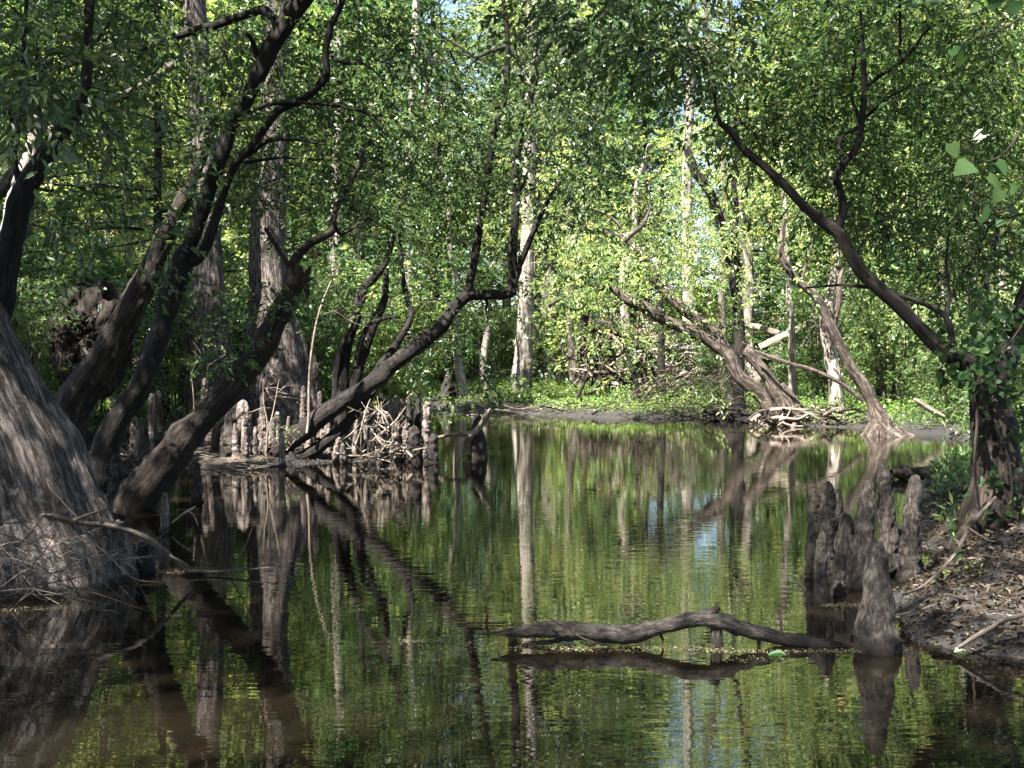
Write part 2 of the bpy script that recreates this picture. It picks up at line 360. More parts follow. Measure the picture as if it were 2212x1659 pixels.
def water_mat():
    m, n, l = new_mat('swamp_water')
    out = n.new('ShaderNodeOutputMaterial')
    tc = n.new('ShaderNodeTexCoord')
    mp = n.new('ShaderNodeMapping'); mp.inputs['Scale'].default_value = (2.2, 9, 1); l.new(tc.outputs['Object'], mp.inputs[0])
    a = n.new('ShaderNodeTexNoise'); a.inputs['Scale'].default_value = 1.0; a.inputs['Detail'].default_value = 2.5; a.inputs['Roughness'].default_value = .5
    l.new(mp.outputs[0], a.inputs['Vector'])
    g = n.new('ShaderNodeTexNoise'); g.inputs['Scale'].default_value = .16; g.inputs['Detail'].default_value = 2; l.new(tc.outputs['Object'], g.inputs['Vector'])
    rg = ramp(n, [(.38, (.25, .25, .25)), (.65, (1, 1, 1))]); l.new(g.outputs[0], rg.inputs[0])
    mu = n.new('ShaderNodeMath'); mu.operation = 'MULTIPLY'; l.new(a.outputs[0], mu.inputs[0]); l.new(rg.outputs[0], mu.inputs[1])
    bp = n.new('ShaderNodeBump'); bp.inputs['Strength'].default_value = 1; bp.inputs['Distance'].default_value = .0021
    l.new(mu.outputs[0], bp.inputs['Height'])
    fr = n.new('ShaderNodeFresnel'); fr.inputs['IOR'].default_value = 2.05; l.new(bp.outputs[0], fr.inputs['Normal'])
    gl = n.new('ShaderNodeBsdfGlossy'); gl.inputs['Roughness'].default_value = .012; gl.inputs['Color'].default_value = (.97, .97, .95, 1); l.new(bp.outputs[0], gl.inputs['Normal'])
    tr = n.new('ShaderNodeBsdfTransparent'); tr.inputs[0].default_value = (.60, .30, .11, 1)
    df = n.new('ShaderNodeBsdfDiffuse'); df.inputs[0].default_value = (.0125, .0095, .0055, 1)
    m1 = n.new('ShaderNodeMixShader'); m1.inputs[0].default_value = .4; l.new(tr.outputs[0], m1.inputs[1]); l.new(df.outputs[0], m1.inputs[2])
    m2 = n.new('ShaderNodeMixShader'); l.new(fr.outputs[0], m2.inputs[0]); l.new(m1.outputs[0], m2.inputs[1]); l.new(gl.outputs[0], m2.inputs[2])
    l.new(m2.outputs[0], out.inputs[0])
    return m
M['water'] = water_mat()

# ---------------------------------------------------------------- ground and water
shore = [W(430, 1012), W(500, 1018), W(570, 1012), W(640, 1004), W(720, 1000), W(820, 996), W(935, 993), W(948, 965), W(935, 935), W(880, 905), W(860, 893),
         W(960, 886), W(1060, 887), W(1130, 893), W(1250, 902), W(1400, 906), W(1560, 903), W(1650, 912), W(1720, 922), W(1860, 925), W(1925, 948),
         W(1960, 938), W(2040, 940), W(2110, 960), W(2100, 1000), W(2000, 1020), W(1975, 1060), W(1990, 1130), W(1985, 1240), W(1935, 1300), W(1955, 1385), W(2060, 1412), W(2140, 1425), W(2260, 1450)]
poly = np.array([[p[0], p[1]] for p in shore] + [[4.2, 4.6], [6, 2], [8, -9], [-7, -9], [-6.5, 2], [-5.6, 7.5], [-5.2, 9.4], [-4.9, 10.6], [-4.7, 12.2], [-5.2, 14.2], [-5.1, 16.0]])
def sdist(x, y):
    """+ on land, - in the water"""
    p = np.stack([x, y], -1); d = np.full(x.shape, 1e9); ins = np.zeros(x.shape, bool)
    for i in range(len(poly)):
        a, b = poly[i], poly[(i + 1) % len(poly)]
        e = b - a; t = np.clip(((p - a) @ e) / (e @ e), 0, 1)
        d = np.minimum(d, np.linalg.norm(p - a - t[..., None] * e, axis=-1))
        c = ((a[1] > y) != (b[1] > y))
        with np.errstate(divide='ignore', invalid='ignore'):
            ins ^= c & (x < (b[0] - a[0]) * (y - a[1]) / (b[1] - a[1] + 1e-12) + a[0])
    return np.where(ins, -d, d)
def height(x, y):
    x = np.asarray(x, float); y = np.asarray(y, float)
    d = sdist(x, y)
    q = np.stack([x, y, 0 * x], -1)
    d = d + .22 * noise(q * 1.1, 3) + .10 * noise(q * 3.1, 4)
    hb = np.where((x < -0.8) & (y < 21.5), .10, np.where(y > 25.5, .17, .22))
    land = hb * (1 - np.exp(-np.maximum(d, 0) / .45)) + .022 * np.clip(d, 0, 14) + .004 * np.clip(d - 14, 0, 60)
    near_r = (x > 1.8) & (y < 13)
    land = land + np.where(near_r, .05 * np.clip(d, 0, 4), 0)
    wat = -.75 * (1 - np.exp(np.minimum(d, 0) / .8))
    z = np.where(d > 0, land, wat)
    z = z + np.where(near_r, .03 * noise(q * 5, 7) + .03 * noise(q * 10, 8), 0) * np.clip(d * 3, 0, 1)
    z = z + (.035 * noise(q * 2.3, 1) + .02 * noise(q * 6.1, 2)) * np.where(d > 0, 1, .6) * np.clip(np.abs(d) * 3, .15, 1)
    return z
def hz(x, y): return float(height(np.array([x]), np.array([y]))[0])
def hit(u, v):
    """depth at which the ray through a picture point meets the ground or the water"""
    d = ray(u, v); ys = np.linspace(3.5, 90, 2400)
    X = d[0] / d[1] * ys; Z = CAMH + d[2] / d[1] * ys
    k = np.nonzero(Z < np.maximum(height(X, ys), 0))[0]
    return ys[k[0]] if len(k) else 60.0

def axis_lines(dense0, dense1, st, far0, far1):
    a = list(np.arange(dense0, dense1, st)); s = st
    x = dense0; lo = []
    while x > far0: s *= 1.35; x -= s; lo.append(x)
    s = st; x = a[-1]; hi = []
    while x < far1: s *= 1.35; x += s; hi.append(x)
    return np.array(lo[::-1] + a + hi)
gx, gy = axis_lines(-13, 15, .115, -260, 260), axis_lines(3, 41, .13, -60, 420)
X, Y = np.meshgrid(gx, gy)
Z = height(X, Y)
mb = MB(); nx = len(gx)
i = (np.arange(len(gy) - 1)[:, None] * nx + np.arange(nx - 1)[None]).ravel()
mb.add(np.stack([X, Y, Z], -1).reshape(-1, 3), np.stack([i, i + 1, i + nx + 1, i + nx], -1))
tag(mb.build('ground', M['soil']), kind='structure')
mb = MB()
wx, wy = np.linspace(-60, 60, 41), np.linspace(-25, 75, 41); X, Y = np.meshgrid(wx, wy)
i = (np.arange(40)[:, None] * 41 + np.arange(40)[None]).ravel()
mb.add(np.stack([X, Y, 0 * X], -1).reshape(-1, 3), np.stack([i, i + 1, i + 42, i + 41], -1))
tag(mb.build('water', M['water']), kind='structure')

# ---------------------------------------------------------------- sun flecks seen in the photo
for (u, v, D, r) in [(578, 610, 21.6, .5), (572, 545, 21.6, .42), (600, 660, 21.6, .3), (275, 880, 12.3, .24), (300, 830, 12.3, .18), (455, 570, 20.6, .35), (440, 760, 20.6, .2), (640, 925, 17.3, .4), (690, 880, 18, .5), (820, 930, 17.5, .9), (900, 940, 17.5, .7), (560, 940, 17.3, .5), (640, 960, 17.2, .5), (720, 960, 17.2, .5),
                     (600, 985, 17, .4), (500, 1005, 16.8, .5), (350, 900, 14.5, .4), (440, 960, 17, .35), (410, 960, 12, .2), (455, 900, 12, .12), (120, 960, 7.8, .22), (75, 880, 7.8, .26), (160, 1020, 7.8, .2), (100, 1010, 7.8, .14), (20, 930, 7.8, .16), (60, 990, 7.8, .14), (130, 1120, 7.8, .14), (180, 1090, 7.8, .1), (20, 1080, 7.6, .14), (60, 1180, 7.5, .16), (40, 800, 7.8, .15), (190, 1130, 7.8, .12), (110, 1060, 7.8, .12), (70, 320, 11, .4), (300, 610, 15, .4),
                     (460, 340, 12.6, .25), (2078, 1020, 9.3, .2), (2060, 1330, 6.6, .16), (2000, 1290, 7.2, .2), (2180, 1310, 7, .25), (1990, 1180, 8.2, .1), (1030, 930, 19, .5), (2170, 1180, 9, .2), (120, 1250, 7.3, .2), (40, 1290, 7, .25),
                     (1500, 1340, 6.2, .12), (1640, 1365, 6.2, .12), (1210, 1350, 6.2, .1), (1890, 1250, 6.3, .07), (600, 1540, 4.9, .45), (350, 1590, 4.8, .5), (150, 1620, 4.6, .4), (1060, 636, 17, .15), (860, 775, 17.4, .2), (760, 800, 18, .25), (820, 690, 18, .2), (1820, 505, 9.5, .15), (1940, 655, 9.5, .12),
                     (950, 860, 34, 1.8), (1100, 860, 33, 2.4), (1250, 860, 32, 2), (2000, 880, 26, 1.8), (1720, 880, 26.5, 1.4), (1600, 820, 26, .9), (1140, 500, 41, 1.8), (1300, 560, 26, 1.8), (1150, 290, 16.5, .7), (1010, 280, 17, .5), (1260, 120, 16, .5), (1080, 380, 17, .35), (1950, 200, 10.5, .5), (1700, 250, 11, .4), (2050, 420, 11, .4), (1820, 80, 11, .4), (2120, 120, 11, .35), (150, 160, 11, .3), (420, 130, 14, .4), (620, 380, 14, .4), (800, 280, 15, .4), (330, 910, 18, .6), (385, 950, 17.5, .45), (295, 940, 18.2, .4), (250, 300, 11.5, .35), (1450, 600, 27, 1.4), (1040, 760, 34, .7)]:
    GAPS.append((P(u, v, D), r))

# ---------------------------------------------------------------- trees traced limb by limb
LIMBPTS = {}
def path3(pts, D, drift=0.0):
    n = len(pts); out = []; rad = []
    for k, q in enumerate(pts):
        dd = D + drift * (k / max(n - 1, 1)) ** 1.3 + (q[3] if len(q) > 3 else 0)
        out.append(P(q[0], q[1], dd)); rad.append(q[2] * PX(dd))
    return np.array(out), np.array(rad)
def limb_seg(r): return int(np.clip(r / .009, 8, 150))
def tree(name, label, cat, base, D, trunk, limbs, bark, group=None, leaf=None, spots=None, top=None, flute=0, flh=1, nfl=6, roots=0, rootlen=.8, fib=0, rough=.08, drift=0,
         llen=.075, aspect=.42, spl=.42, nleaf=9, limb_bark=None):
    D = D or hit(*base)
    b = P(base[0], base[1], D)
    root = tag(empty(name, b), label, cat, group)
    p, r = path3(trunk, D, drift)
    dn = p[0] - unit(p[1] - p[0]) * .12; dn[2] = min(dn[2], hz(dn[0], dn[1]) - .25, -.2 if hz(p[0][0], p[0][1]) < 0 else 9)
    p = np.vstack([dn, p]); r = np.concatenate([[r[0] * 1.08], r])
    mb = MB(); rm = r.max()
    mb.add(*tube(p, r, seg=limb_seg(rm), step=max(.02, rm * (.14 if rm < .3 else .06)), rough=rough, flute=flute, flh=flh, nfl=nfl, fib=fib))
    mb.build('trunk', M[bark], root)
    allp = [catmull(p, 30)[8:]]
    for q in limbs:
        dr = 0
        if isinstance(q, tuple): dr, q = q
        lp, lr = path3(q, D, dr); mb = MB()
        mb.add(*tube(lp, lr, seg=limb_seg(lr.max()), step=max(.02, lr.max() * .5), rough=.10))
        mb.build('limb', M[limb_bark or bark], root)
        allp.append(catmull(lp, 14)[3:])
    for k in range(roots):
        a = k / roots * 6.283 + rng.uniform(-.3, .3); rb = r[1]
        o = np.array([p[1][0], p[1][1], max(p[1][2], 0) + rb * .6]); ln = rootlen * rng.uniform(.6, 1.2)
        q = [o + np.array([math.cos(a + .25 * t * rng.uniform(-1, 1)), math.sin(a), 0]) * (rb * .55 + ln * t) for t in (0, .3, .65, 1)]
        for t, z in zip(range(4), (.0, -.45, -.85, -1.15)): q[t][2] = o[2] + (o[2] - min(hz(q[3][0], q[3][1]), o[2] - .1)) * z
        mb = MB(); mb.add(*tube(q, np.array([.42, .3, .2, .08]) * rb * rng.uniform(.6, 1.1), seg=9, rough=.2)); mb.build('root', M[bark], root)
    LP = np.vstack(allp)
    if leaf:
        mb = MB()
        foliage(mb, LP, spots or [], D, llen, aspect, spl, nleaf)
        if top: overhead(mb, LP, *top, llen, aspect, spl, nleaf)
        if mb.V: mb.build('crown', [M[leaf], M['dark_bark']], root)
    return root
def branch_out(mb, LP, targets, r0, rl):
    """boughs grow from the limbs to the leaf clumps, each starting where an earlier one passes"""
    nodes = LP.copy(); lv = np.zeros(len(LP)); A, B = [], []
    order = np.argsort([((LP - c) ** 2).sum(1).min() for c in targets])
    for i in order:
        c = targets[i]; d2 = ((nodes - c) ** 2).sum(1) * rng.uniform(.6, 1.7, len(nodes)) + lv * .05
        o = nodes[np.argmin(d2)]; A.append(o); B.append(c)
        nodes = np.vstack([nodes, o * .5 + c * .5, o * .2 + c * .8]); lv = np.append(lv, [1, 1])
    A, B = np.array(A), np.array(B); L = np.linalg.norm(B - A, axis=1)
    twigs(mb, A, unit(B - A), L, r0 + rl * L, 0, seg=5, k=7)
    out = np.zeros((len(targets), 3)); out[order] = unit(B - A); st = np.zeros((len(targets), 3)); st[order] = A
    return st, out
def foliage(mb, LP, spots, D, llen, aspect, spl, nleaf):
    """spots: ((u0,v0,u1,v1), clumps, near depth, far depth, clump radius, sprays per clump)"""
    A, Dv = [], []; ba, bd, bl = [], [], []
    for (u0, v0, u1, v1), n, d0, d1, rad, ns in spots:
        for _ in range(n):
            c = P(rng.uniform(u0, u1), rng.uniform(v0, v1), rng.uniform(d0, d1))
            ba.append(c); bd.append((rad, ns))
    if not ba: return
    tg = np.array(ba); ba, out = branch_out(mb, LP, tg, .005, .003)
    for c, o, (rad, ns) in zip(tg, out, bd):
        ns = int(ns * 1.4); off = rng.normal(size=(ns, 3)) * rad * np.array([.5, .5, .2])
        A.append(c + off); Dv.append(unit(off * .9 / rad + o * .5 + rng.normal(size=(ns, 3)) * .35 + np.array([0, 0, -.05])))
    bl = np.linalg.norm(tg - ba, axis=1); bd = out
    m = 3 * len(ba); sel = rng.integers(0, len(ba), m); o2 = ba[sel] + bd[sel] * (bl[sel] * rng.uniform(.2, .95, m))[:, None]
    twigs(mb, o2, unit(bd[sel] + rng.normal(size=(m, 3)) * .7), bl[sel] * rng.uniform(.15, .5, m) + .25, rng.uniform(.003, .006, m), .05, seg=4, k=6)
    A, Dv = np.vstack(A), np.vstack(Dv)
    sprays(mb, A, Dv, spl * rng.uniform(.6, 1.3, len(A)), nleaf, llen, aspect)
def overhead(mb, LP, centre, radii, n, ns, llen, aspect, spl, nleaf):
    """the part of a crown above the picture"""
    c = np.array(centre) + unit(rng.normal(size=(n, 3))) * rng.random((n, 1)) ** .45 * np.array(radii)
    c = c[gapmask(c)]; hi = LP[np.argsort(LP[:, 2])[-max(12, len(LP) // 3):]]
    branch_out(mb, hi, c, .006, .004)
    A = np.repeat(c, ns, 0); off = rng.normal(size=A.shape) * np.array([.45, .45, .25])
    sprays(mb, A + off, unit(off + rng.normal(size=A.shape) * .4), spl * 1.5 * rng.uniform(.7, 1.3, len(A)), nleaf, llen * 1.5, aspect, detail=False)

# --- big cypress at the left edge
tree('cypress_tree', 'huge buttressed cypress trunk with shaggy grey bark at the left edge', 'tree', (90, 1255), None,
     [(95, 1262, 185), (74, 1180, 165), (48, 1100, 152), (14, 1000, 150), (-34, 900, 145), (-94, 780, 139), (-170, 640, 131), (-290, 450, 120), (-400, 150, 112), (-500, -200, 104), (-600, -700, 80), (-650, -1150, 40)],
     [(1.5, [(-500, -200, 40), (-300, -600, 34), (-50, -950, 26), (150, -1200, 16)]), (-2.5, [(-560, -500, 40), (-300, -1000, 30), (100, -1500, 18)]), (2.5, [(-600, -700, 36), (-500, -1100, 26), (-300, -1500, 16)])], 'cypress_bark', leaf='leaf_mid', spots=[], top=((-3.2, 5.5, 10.8), (5.2, 6.5, 1.7), 210, 13), llen=.125, flute=.22, flh=.9, nfl=7, fib=.06, rough=.06, roots=5, rootlen=.5)  # top: unseen crown spread out over the water to shade the foreground
# --- dark forked tree rising behind it
tree('swamp_tree', 'dark slim trunk bending upright in the top left corner', 'tree', (6, 700), 9.3,
     [(-8, 760, 27), (6, 640, 26), (40, 450, 25), (88, 350, 21), (130, 290, 18), (168, 232, 15), (186, 180, 13), (190, 80, 10), (196, 0, 9), (205, -120, 7)],
     [(.6, [(50, 430, 8), (30, 330, 7), (45, 240, 6), (50, 120, 5), (60, -40, 4)]), (.4, [(188, 110, 5), (215, 80, 4), (240, 45, 3)]), (-.4, [(40, 300, 5), (22, 250, 4), (18, 200, 3)])],
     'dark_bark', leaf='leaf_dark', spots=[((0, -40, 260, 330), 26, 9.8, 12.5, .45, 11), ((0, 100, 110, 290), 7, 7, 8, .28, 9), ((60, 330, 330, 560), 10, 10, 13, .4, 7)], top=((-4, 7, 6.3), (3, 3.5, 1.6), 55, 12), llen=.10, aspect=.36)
tree('snag', 'pale sunlit broken snag behind the dark trunk at upper left', 'dead tree', (0, 640), 11,
     [(-22, 700, 30), (10, 560, 29), (45, 430, 25), (72, 330, 22), (86, 260, 18), (92, 240, 8)], [(0, [(84, 285, 7), (100, 262, 5), (108, 250, 2)])], 'pale_bark', rough=.14)
# --- long mossy log caught in the trees
def log(name, label, cat, pts, D, bark, drift=0, group=None, rough=.1, seg=None, stubs=(), D2=None, tipend=True):
    p, r = path3(pts, D, drift); mb = MB()
    mb.add(*tube(p, r, seg=seg or limb_seg(r.max()) + 4, step=max(.012, r.max() * .35), rough=rough))
    if not stubs:
        return tag(mb.build(name, M[bark]), label, cat, group)
    root = tag(empty(name, p[0]), label, cat, group)
    mb.build('stem', M[bark], root)
    for q in stubs:
        q, dr = (q[1], q[0]) if isinstance(q, tuple) else (q, 0)
        lp, lr = path3(q, D, dr); mb = MB(); mb.add(*tube(lp, lr, seg=10, rough=.14)); mb.build('stub', M[bark], root)
    return root
log('fallen_log', 'long mossy log propped up through the treetops at upper left', 'log', [(-60, 470, 16), (10, 400, 15), (60, 335, 13), (140, 265, 13), (205, 232, 11), (300, 190, 9), (400, 118, 8)], 13.5, 'grey_bark', 1.5)

# --- forked leaning dark tree
T3D = 12.6
tree('swamp_tree', 'tall dark leaning tree with twisted double trunk left of centre', 'tree', (222, 990), T3D,
     [(216, 1010, 32), (225, 980, 28), (245, 920, 26), (270, 882, 24), (308, 822, 24), (334, 753, 24), (355, 686, 22), (376, 620, 24), (394, 560, 23), (410, 530, 17), (433, 467, 16), (454, 400, 16), (480, 333, 16), (498, 270, 15), (530, 222, 16), (555, 167, 17), (587, 100, 19), (628, 33, 20), (668, -20, 20), (740, -140, 16), (830, -300, 11)],
     [(-.5, [(396, 566, 15), (424, 560, 13), (446, 530, 12), (468, 467, 11), (490, 400, 8), (502, 367, 9), (520, 340, 10), (552, 305, 8), (580, 267, 8), (600, 240, 9), (633, 223, 9), (667, 207, 8), (693, 180, 9), (707, 160, 8), (703, 120, 8), (708, 83, 8), (718, 50, 7), (735, 15, 7), (752, -40, 6), (790, -160, 4)]),
      (.1, [(512, 258, 10), (535, 215, 13), (575, 140, 12), (600, 80, 12), (625, 20, 12), (640, -40, 11)]),
      (-.9, [(518, 342, 6), (547, 326, 5.5), (573, 307, 5), (600, 300, 5), (653, 303, 3.5), (700, 312, 2)]),
      (.8, [(600, 55, 10), (570, 22, 10), (520, 36, 9), (470, 52, 9), (420, 66, 9), (370, 82, 8), (330, 96, 8), (300, 104, 8)]),
      (-.8, [(520, 250, 6), (560, 232, 5), (610, 222, 4.5), (700, 225, 3.5), (780, 240, 3), (830, 262, 2)]),
      (.3, [(530, 352, 4), (570, 345, 3.5), (620, 340, 3), (680, 345, 2)]),
      (-.3, [(556, 125, 7), (545, 90, 5), (532, 70, 3)]),
      (-.6, [(700, 110, 5), (740, 135, 4), (790, 140, 3), (830, 175, 2)])],
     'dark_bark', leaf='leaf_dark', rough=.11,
     spots=[((380, 100, 700, 330), 40, 13, 16, .45, 9), ((430, 200, 560, 320), 4, 12, 12.4, .2, 5), ((230, 0, 620, 150), 34, 12.5, 15, .5, 10), ((470, 250, 760, 460), 22, 13, 15.5, .45, 8), ((400, 330, 680, 480), 8, 14, 17, .4, 7), ((640, -20, 900, 130), 16, 12.5, 14.5, .5, 9), ((620, 130, 900, 420), 18, 13, 15.5, .45, 8)],
     top=((-1.5, 11, 7.6), (4, 4.5, 1.8), 85, 13), llen=.085, aspect=.45)
# --- broad rotten leaning trunk behind it
tree('rotten_tree', 'broad furrowed trunk slanting to the right behind the dark tree', 'tree', (165, 885), 15,
     [(150, 900, 38), (185, 835, 35), (215, 790, 33), (265, 700, 29), (310, 610, 25), (345, 540, 21), (388, 450, 17), (430, 350, 12), (470, 220, 9)], [(.3, [(300, 625, 10), (285, 660, 6), (262, 720, 4)])], 'brown_bark', flute=.25, flh=2.5, nfl=5, fib=.05, rough=.12)
# --- log-like leaning trunk with torn top
tree('torn_tree', 'thick brown trunk leaning right over the water with a torn top', 'tree', (285, 1100), None,
     [(268, 1125, 44), (292, 1080, 43), (345, 1018, 41), (398, 950, 35), (455, 886, 30), (512, 822, 28), (562, 756, 27), (598, 690, 25), (620, 645, 23), (634, 612, 20), (644, 588, 13), (650, 576, 5)],
     [(.2, [(622, 640, 19), (630, 598, 15), (636, 565, 12), (656, 537, 10.5), (693, 513, 9.5), (717, 500, 9), (721, 467, 7), (738, 427, 6), (770, 370, 5), (800, 300, 4)]), (-.2, [(628, 580, 8), (605, 545, 6), (573, 493, 4)]), (0, [(640, 625, 13), (655, 602, 9), (666, 586, 6), (671, 574, 2)]), (-.1, [(632, 615, 12), (640, 590, 7), (645, 566, 2)]), (.1, [(646, 615, 9), (662, 606, 6), (676, 600, 2)]), (0, [(660, 615, 8), (664, 636, 5), (658, 650, 2)]), (0, [(498, 850, 7), (515, 812, 6), (526, 796, 2)]),
      (.3, [(720, 480, 5), (735, 505, 4), (760, 495, 3), (800, 470, 2)])],
     'brown_bark', leaf='leaf_mid', rough=.13, fib=.03, roots=4, rootlen=.5, spots=[((520, 640, 620, 730), 4, 11, 12, .18, 5), ((430, 720, 530, 790), 5, 11, 12, .15, 4), ((700, 300, 860, 520), 16, 11.5, 14, .4, 8)], llen=.06, aspect=.5, spl=.28)
# --- two cypresses behind the islet
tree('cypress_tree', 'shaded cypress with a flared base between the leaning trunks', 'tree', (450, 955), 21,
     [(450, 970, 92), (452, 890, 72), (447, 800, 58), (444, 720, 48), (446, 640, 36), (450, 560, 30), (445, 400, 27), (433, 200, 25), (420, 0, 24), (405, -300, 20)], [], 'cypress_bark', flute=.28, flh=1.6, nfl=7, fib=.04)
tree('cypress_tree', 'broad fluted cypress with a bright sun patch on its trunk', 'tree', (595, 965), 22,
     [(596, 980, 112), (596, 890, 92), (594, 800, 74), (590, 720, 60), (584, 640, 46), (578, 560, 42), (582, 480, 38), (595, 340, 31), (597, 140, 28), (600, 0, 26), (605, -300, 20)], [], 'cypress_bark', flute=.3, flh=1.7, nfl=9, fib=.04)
# --- many-stemmed small tree right of them
tree('swamp_tree', 'small tree with several crooked stems right of the fluted cypress', 'tree', (760, 880), 18.2,
     [(738, 905, 15), (740, 836, 13), (748, 753, 12), (768, 686, 11), (782, 630, 11), (814, 593, 9), (834, 560, 9), (854, 483, 8), (868, 430, 7), (893, 360, 7), (900, 320, 6), (915, 250, 5), (925, 150, 4), (935, 20, 3)],
     [(.4, [(755, 880, 12), (768, 820, 12), (787, 760, 11), (810, 693, 10), (828, 655, 8), (835, 600, 6), (828, 540, 4)]), (-.4, [(768, 790, 7), (780, 740, 6), (796, 702, 5), (824, 690, 5), (856, 683, 3.5)]),
      (.5, [(786, 840, 8), (820, 790, 8), (850, 753, 8), (880, 703, 7), (889, 676, 7), (880, 650, 6), (874, 620, 6), (869, 586, 5), (862, 500, 4.5), (880, 430, 4)]), (-.3, [(725, 860, 9), (728, 800, 8), (745, 730, 6), (790, 640, 4)]),
      (.8, [(893, 350, 6), (860, 378, 5), (820, 398, 4), (780, 415, 3)]), (.5, [(895, 380, 4), (935, 395, 3.5), (990, 440, 3), (1030, 500, 2)])],
     'dark_bark', leaf='leaf_mid', spots=[((720, 380, 960, 560), 34, 15.5, 19, .5, 9), ((690, 560, 860, 720), 20, 17, 20, .45, 8), ((860, 540, 1000, 800), 26, 18, 21, .5, 8)], llen=.08, aspect=.4)
# --- the arching tree in the middle
tree('arching_tree', 'dark arching trunk leaning right over the pool with upright stems', 'tree', (640, 985), 17.4,
     [(585, 992, 16), (612, 960, 22), (653, 934, 22), (693, 900, 21), (740, 868, 19), (786, 840, 18), (821, 812, 17.5), (856, 782, 17), (903, 747, 16), (950, 709, 15), (975, 672, 14), (1008, 640, 13), (1058, 637, 11), (1092, 636, 11), (1112, 628, 9)],
     [(-.6, [(1008, 646, 10), (1017, 600, 9), (1027, 547, 9), (1037, 483, 8), (1050, 400, 8), (1060, 333, 7.5), (1067, 290, 7.5), (1084, 233, 7.5), (1094, 193, 7), (1097, 117, 6), (1094, 50, 6), (1087, 0, 5), (1080, -80, 4)]),
      (-.3, [(1104, 638, 9), (1108, 590, 9), (1108, 533, 9.5), (1114, 433, 9), (1114, 360, 8), (1128, 280, 7), (1140, 233, 7), (1154, 183, 7), (1166, 162, 7), (1204, 123, 6), (1254, 77, 5.5), (1304, 33, 5), (1340, 5, 4.5), (1390, -50, 3)]),
      (-.5, [(1108, 620, 8), (1122, 575, 7), (1136, 540, 7), (1150, 507, 6), (1167, 467, 5), (1190, 423, 4), (1215, 385, 2.5)]),
      (.3, [(646, 992, 14), (693, 962, 13), (730, 934, 12), (756, 906, 11), (786, 872, 10), (815, 835, 6)]),
      (0, [(628, 955, 10), (590, 985, 8), (562, 1004, 6), (540, 1012, 4)]), (-.3, [(620, 965, 9), (632, 985, 7), (640, 1008, 5), (636, 1024, 4)]),
      (.2, [(1048, 640, 4), (1052, 655, 3.5), (1049, 672, 2)]),
      (.7, [(1160, 170, 6), (1160, 120, 5), (1172, 60, 4), (1178, -20, 3)]), (.4, [(1180, 215, 5), (1245, 175, 4.5), (1300, 125, 4), (1350, 110, 3), (1390, 95, 2)]),
      (-.4, [(1262, 72, 5), (1250, 42, 4), (1210, 22, 4), (1170, 25, 4)]), (.2, [(1256, 60, 4), (1290, 85, 3.5), (1300, 120, 3), (1293, 155, 2)]),
      (-.6, [(1095, 100, 4), (1050, 115, 4), (1020, 135, 3), (1000, 160, 3), (985, 140, 2.5), (968, 100, 2)]), (.3, [(1095, 150, 3), (1040, 130, 3), (960, 80, 2.5), (900, 40, 2)]),
      (.6, [(1116, 415, 5), (1130, 400, 4), (1138, 375, 3), (1150, 340, 2)])],
     'dark_bark', leaf='leaf_dark', rough=.1, roots=3, rootlen=.6,
     spots=[((920, 170, 1300, 420), 40, 17.6, 20.5, .5, 8), ((900, 190, 1320, 420), 34, 15, 17.2, .42, 8), ((860, 40, 1340, 180), 20, 14.5, 17, .42, 7), ((880, 30, 1330, 170), 18, 17.5, 20, .5, 6), ((1180, 40, 1420, 220), 12, 16, 19, .4, 7), ((900, 420, 1280, 560), 9, 17.6, 19, .4, 5), ((920, 700, 1180, 860), 12, 18, 20, .5, 5), ((1080, 540, 1260, 700), 7, 17.6, 19, .4, 4)],
     top=((0, 13, 8.8), (3, 2.5, 1.3), 22, 9), llen=.095, aspect=.48)

# --- right-hand islet: twin leaning trunks
tree('leaning_tree', 'twin trunked tree leaning left over the pool from the right islet', 'tree', (1690, 918), None,
     [(1690, 925, 26), (1672, 895, 19), (1650, 860, 16), (1618, 832, 15), (1598, 815, 14), (1586, 795, 14), (1574, 770, 14), (1545, 745, 13), (1507, 722, 13), (1472, 708, 12), (1425, 686, 12), (1390, 662, 13), (1355, 644, 14), (1326, 625, 8), (1292, 618, 6), (1250, 617, 5.5), (1215, 641, 4.5), (1185, 662, 3)],
     [(.8, [(1584, 790, 13), (1566, 749, 13), (1543, 721, 13), (1507, 690, 12), (1472, 665, 12), (1448, 637, 12), (1425, 609, 11), (1400, 575, 10), (1384, 550, 10), (1368, 528, 10), (1344, 513, 9), (1310, 503, 7), (1300, 500, 3)]),
      (0, [(1345, 522, 7), (1365, 505, 6), (1387, 487, 5), (1400, 460, 3), (1408, 437, 2)]), (-.4, [(1250, 618, 4), (1235, 600, 3.5), (1205, 590, 3), (1185, 570, 2)]), (.3, [(1355, 640, 9), (1340, 655, 6), (1328, 665, 3)]), (0, [(1360, 512, 4), (1320, 470, 3), (1280, 450, 2)])],
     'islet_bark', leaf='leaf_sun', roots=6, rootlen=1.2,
     spots=[((1230, 490, 1560, 640), 40, 25, 28, .7, 8), ((1250, 340, 1500, 520), 34, 25, 29, .8, 8), ((1400, 560, 1600, 680), 14, 26, 28, .6, 6), ((1320, 690, 1600, 860), 16, 26.5, 28.5, .6, 5)], llen=.11, spl=.5)
tree('broken_tree', 'broken trunk with a torn reddish top on the right islet', 'tree', (1705, 915), 27.0,
     [(1722, 922, 30), (1702, 898, 24), (1690, 868, 20), (1662, 820, 15), (1636, 786, 13), (1618, 760, 12), (1612, 752, 8)], [(0, [(1618, 765, 7), (1609, 748, 5), (1604, 738, 2)]), (0, [(1740, 908, 12), (1712, 862, 10), (1690, 830, 6)])], 'islet_bark', roots=7, rootlen=1.1, rough=.14)
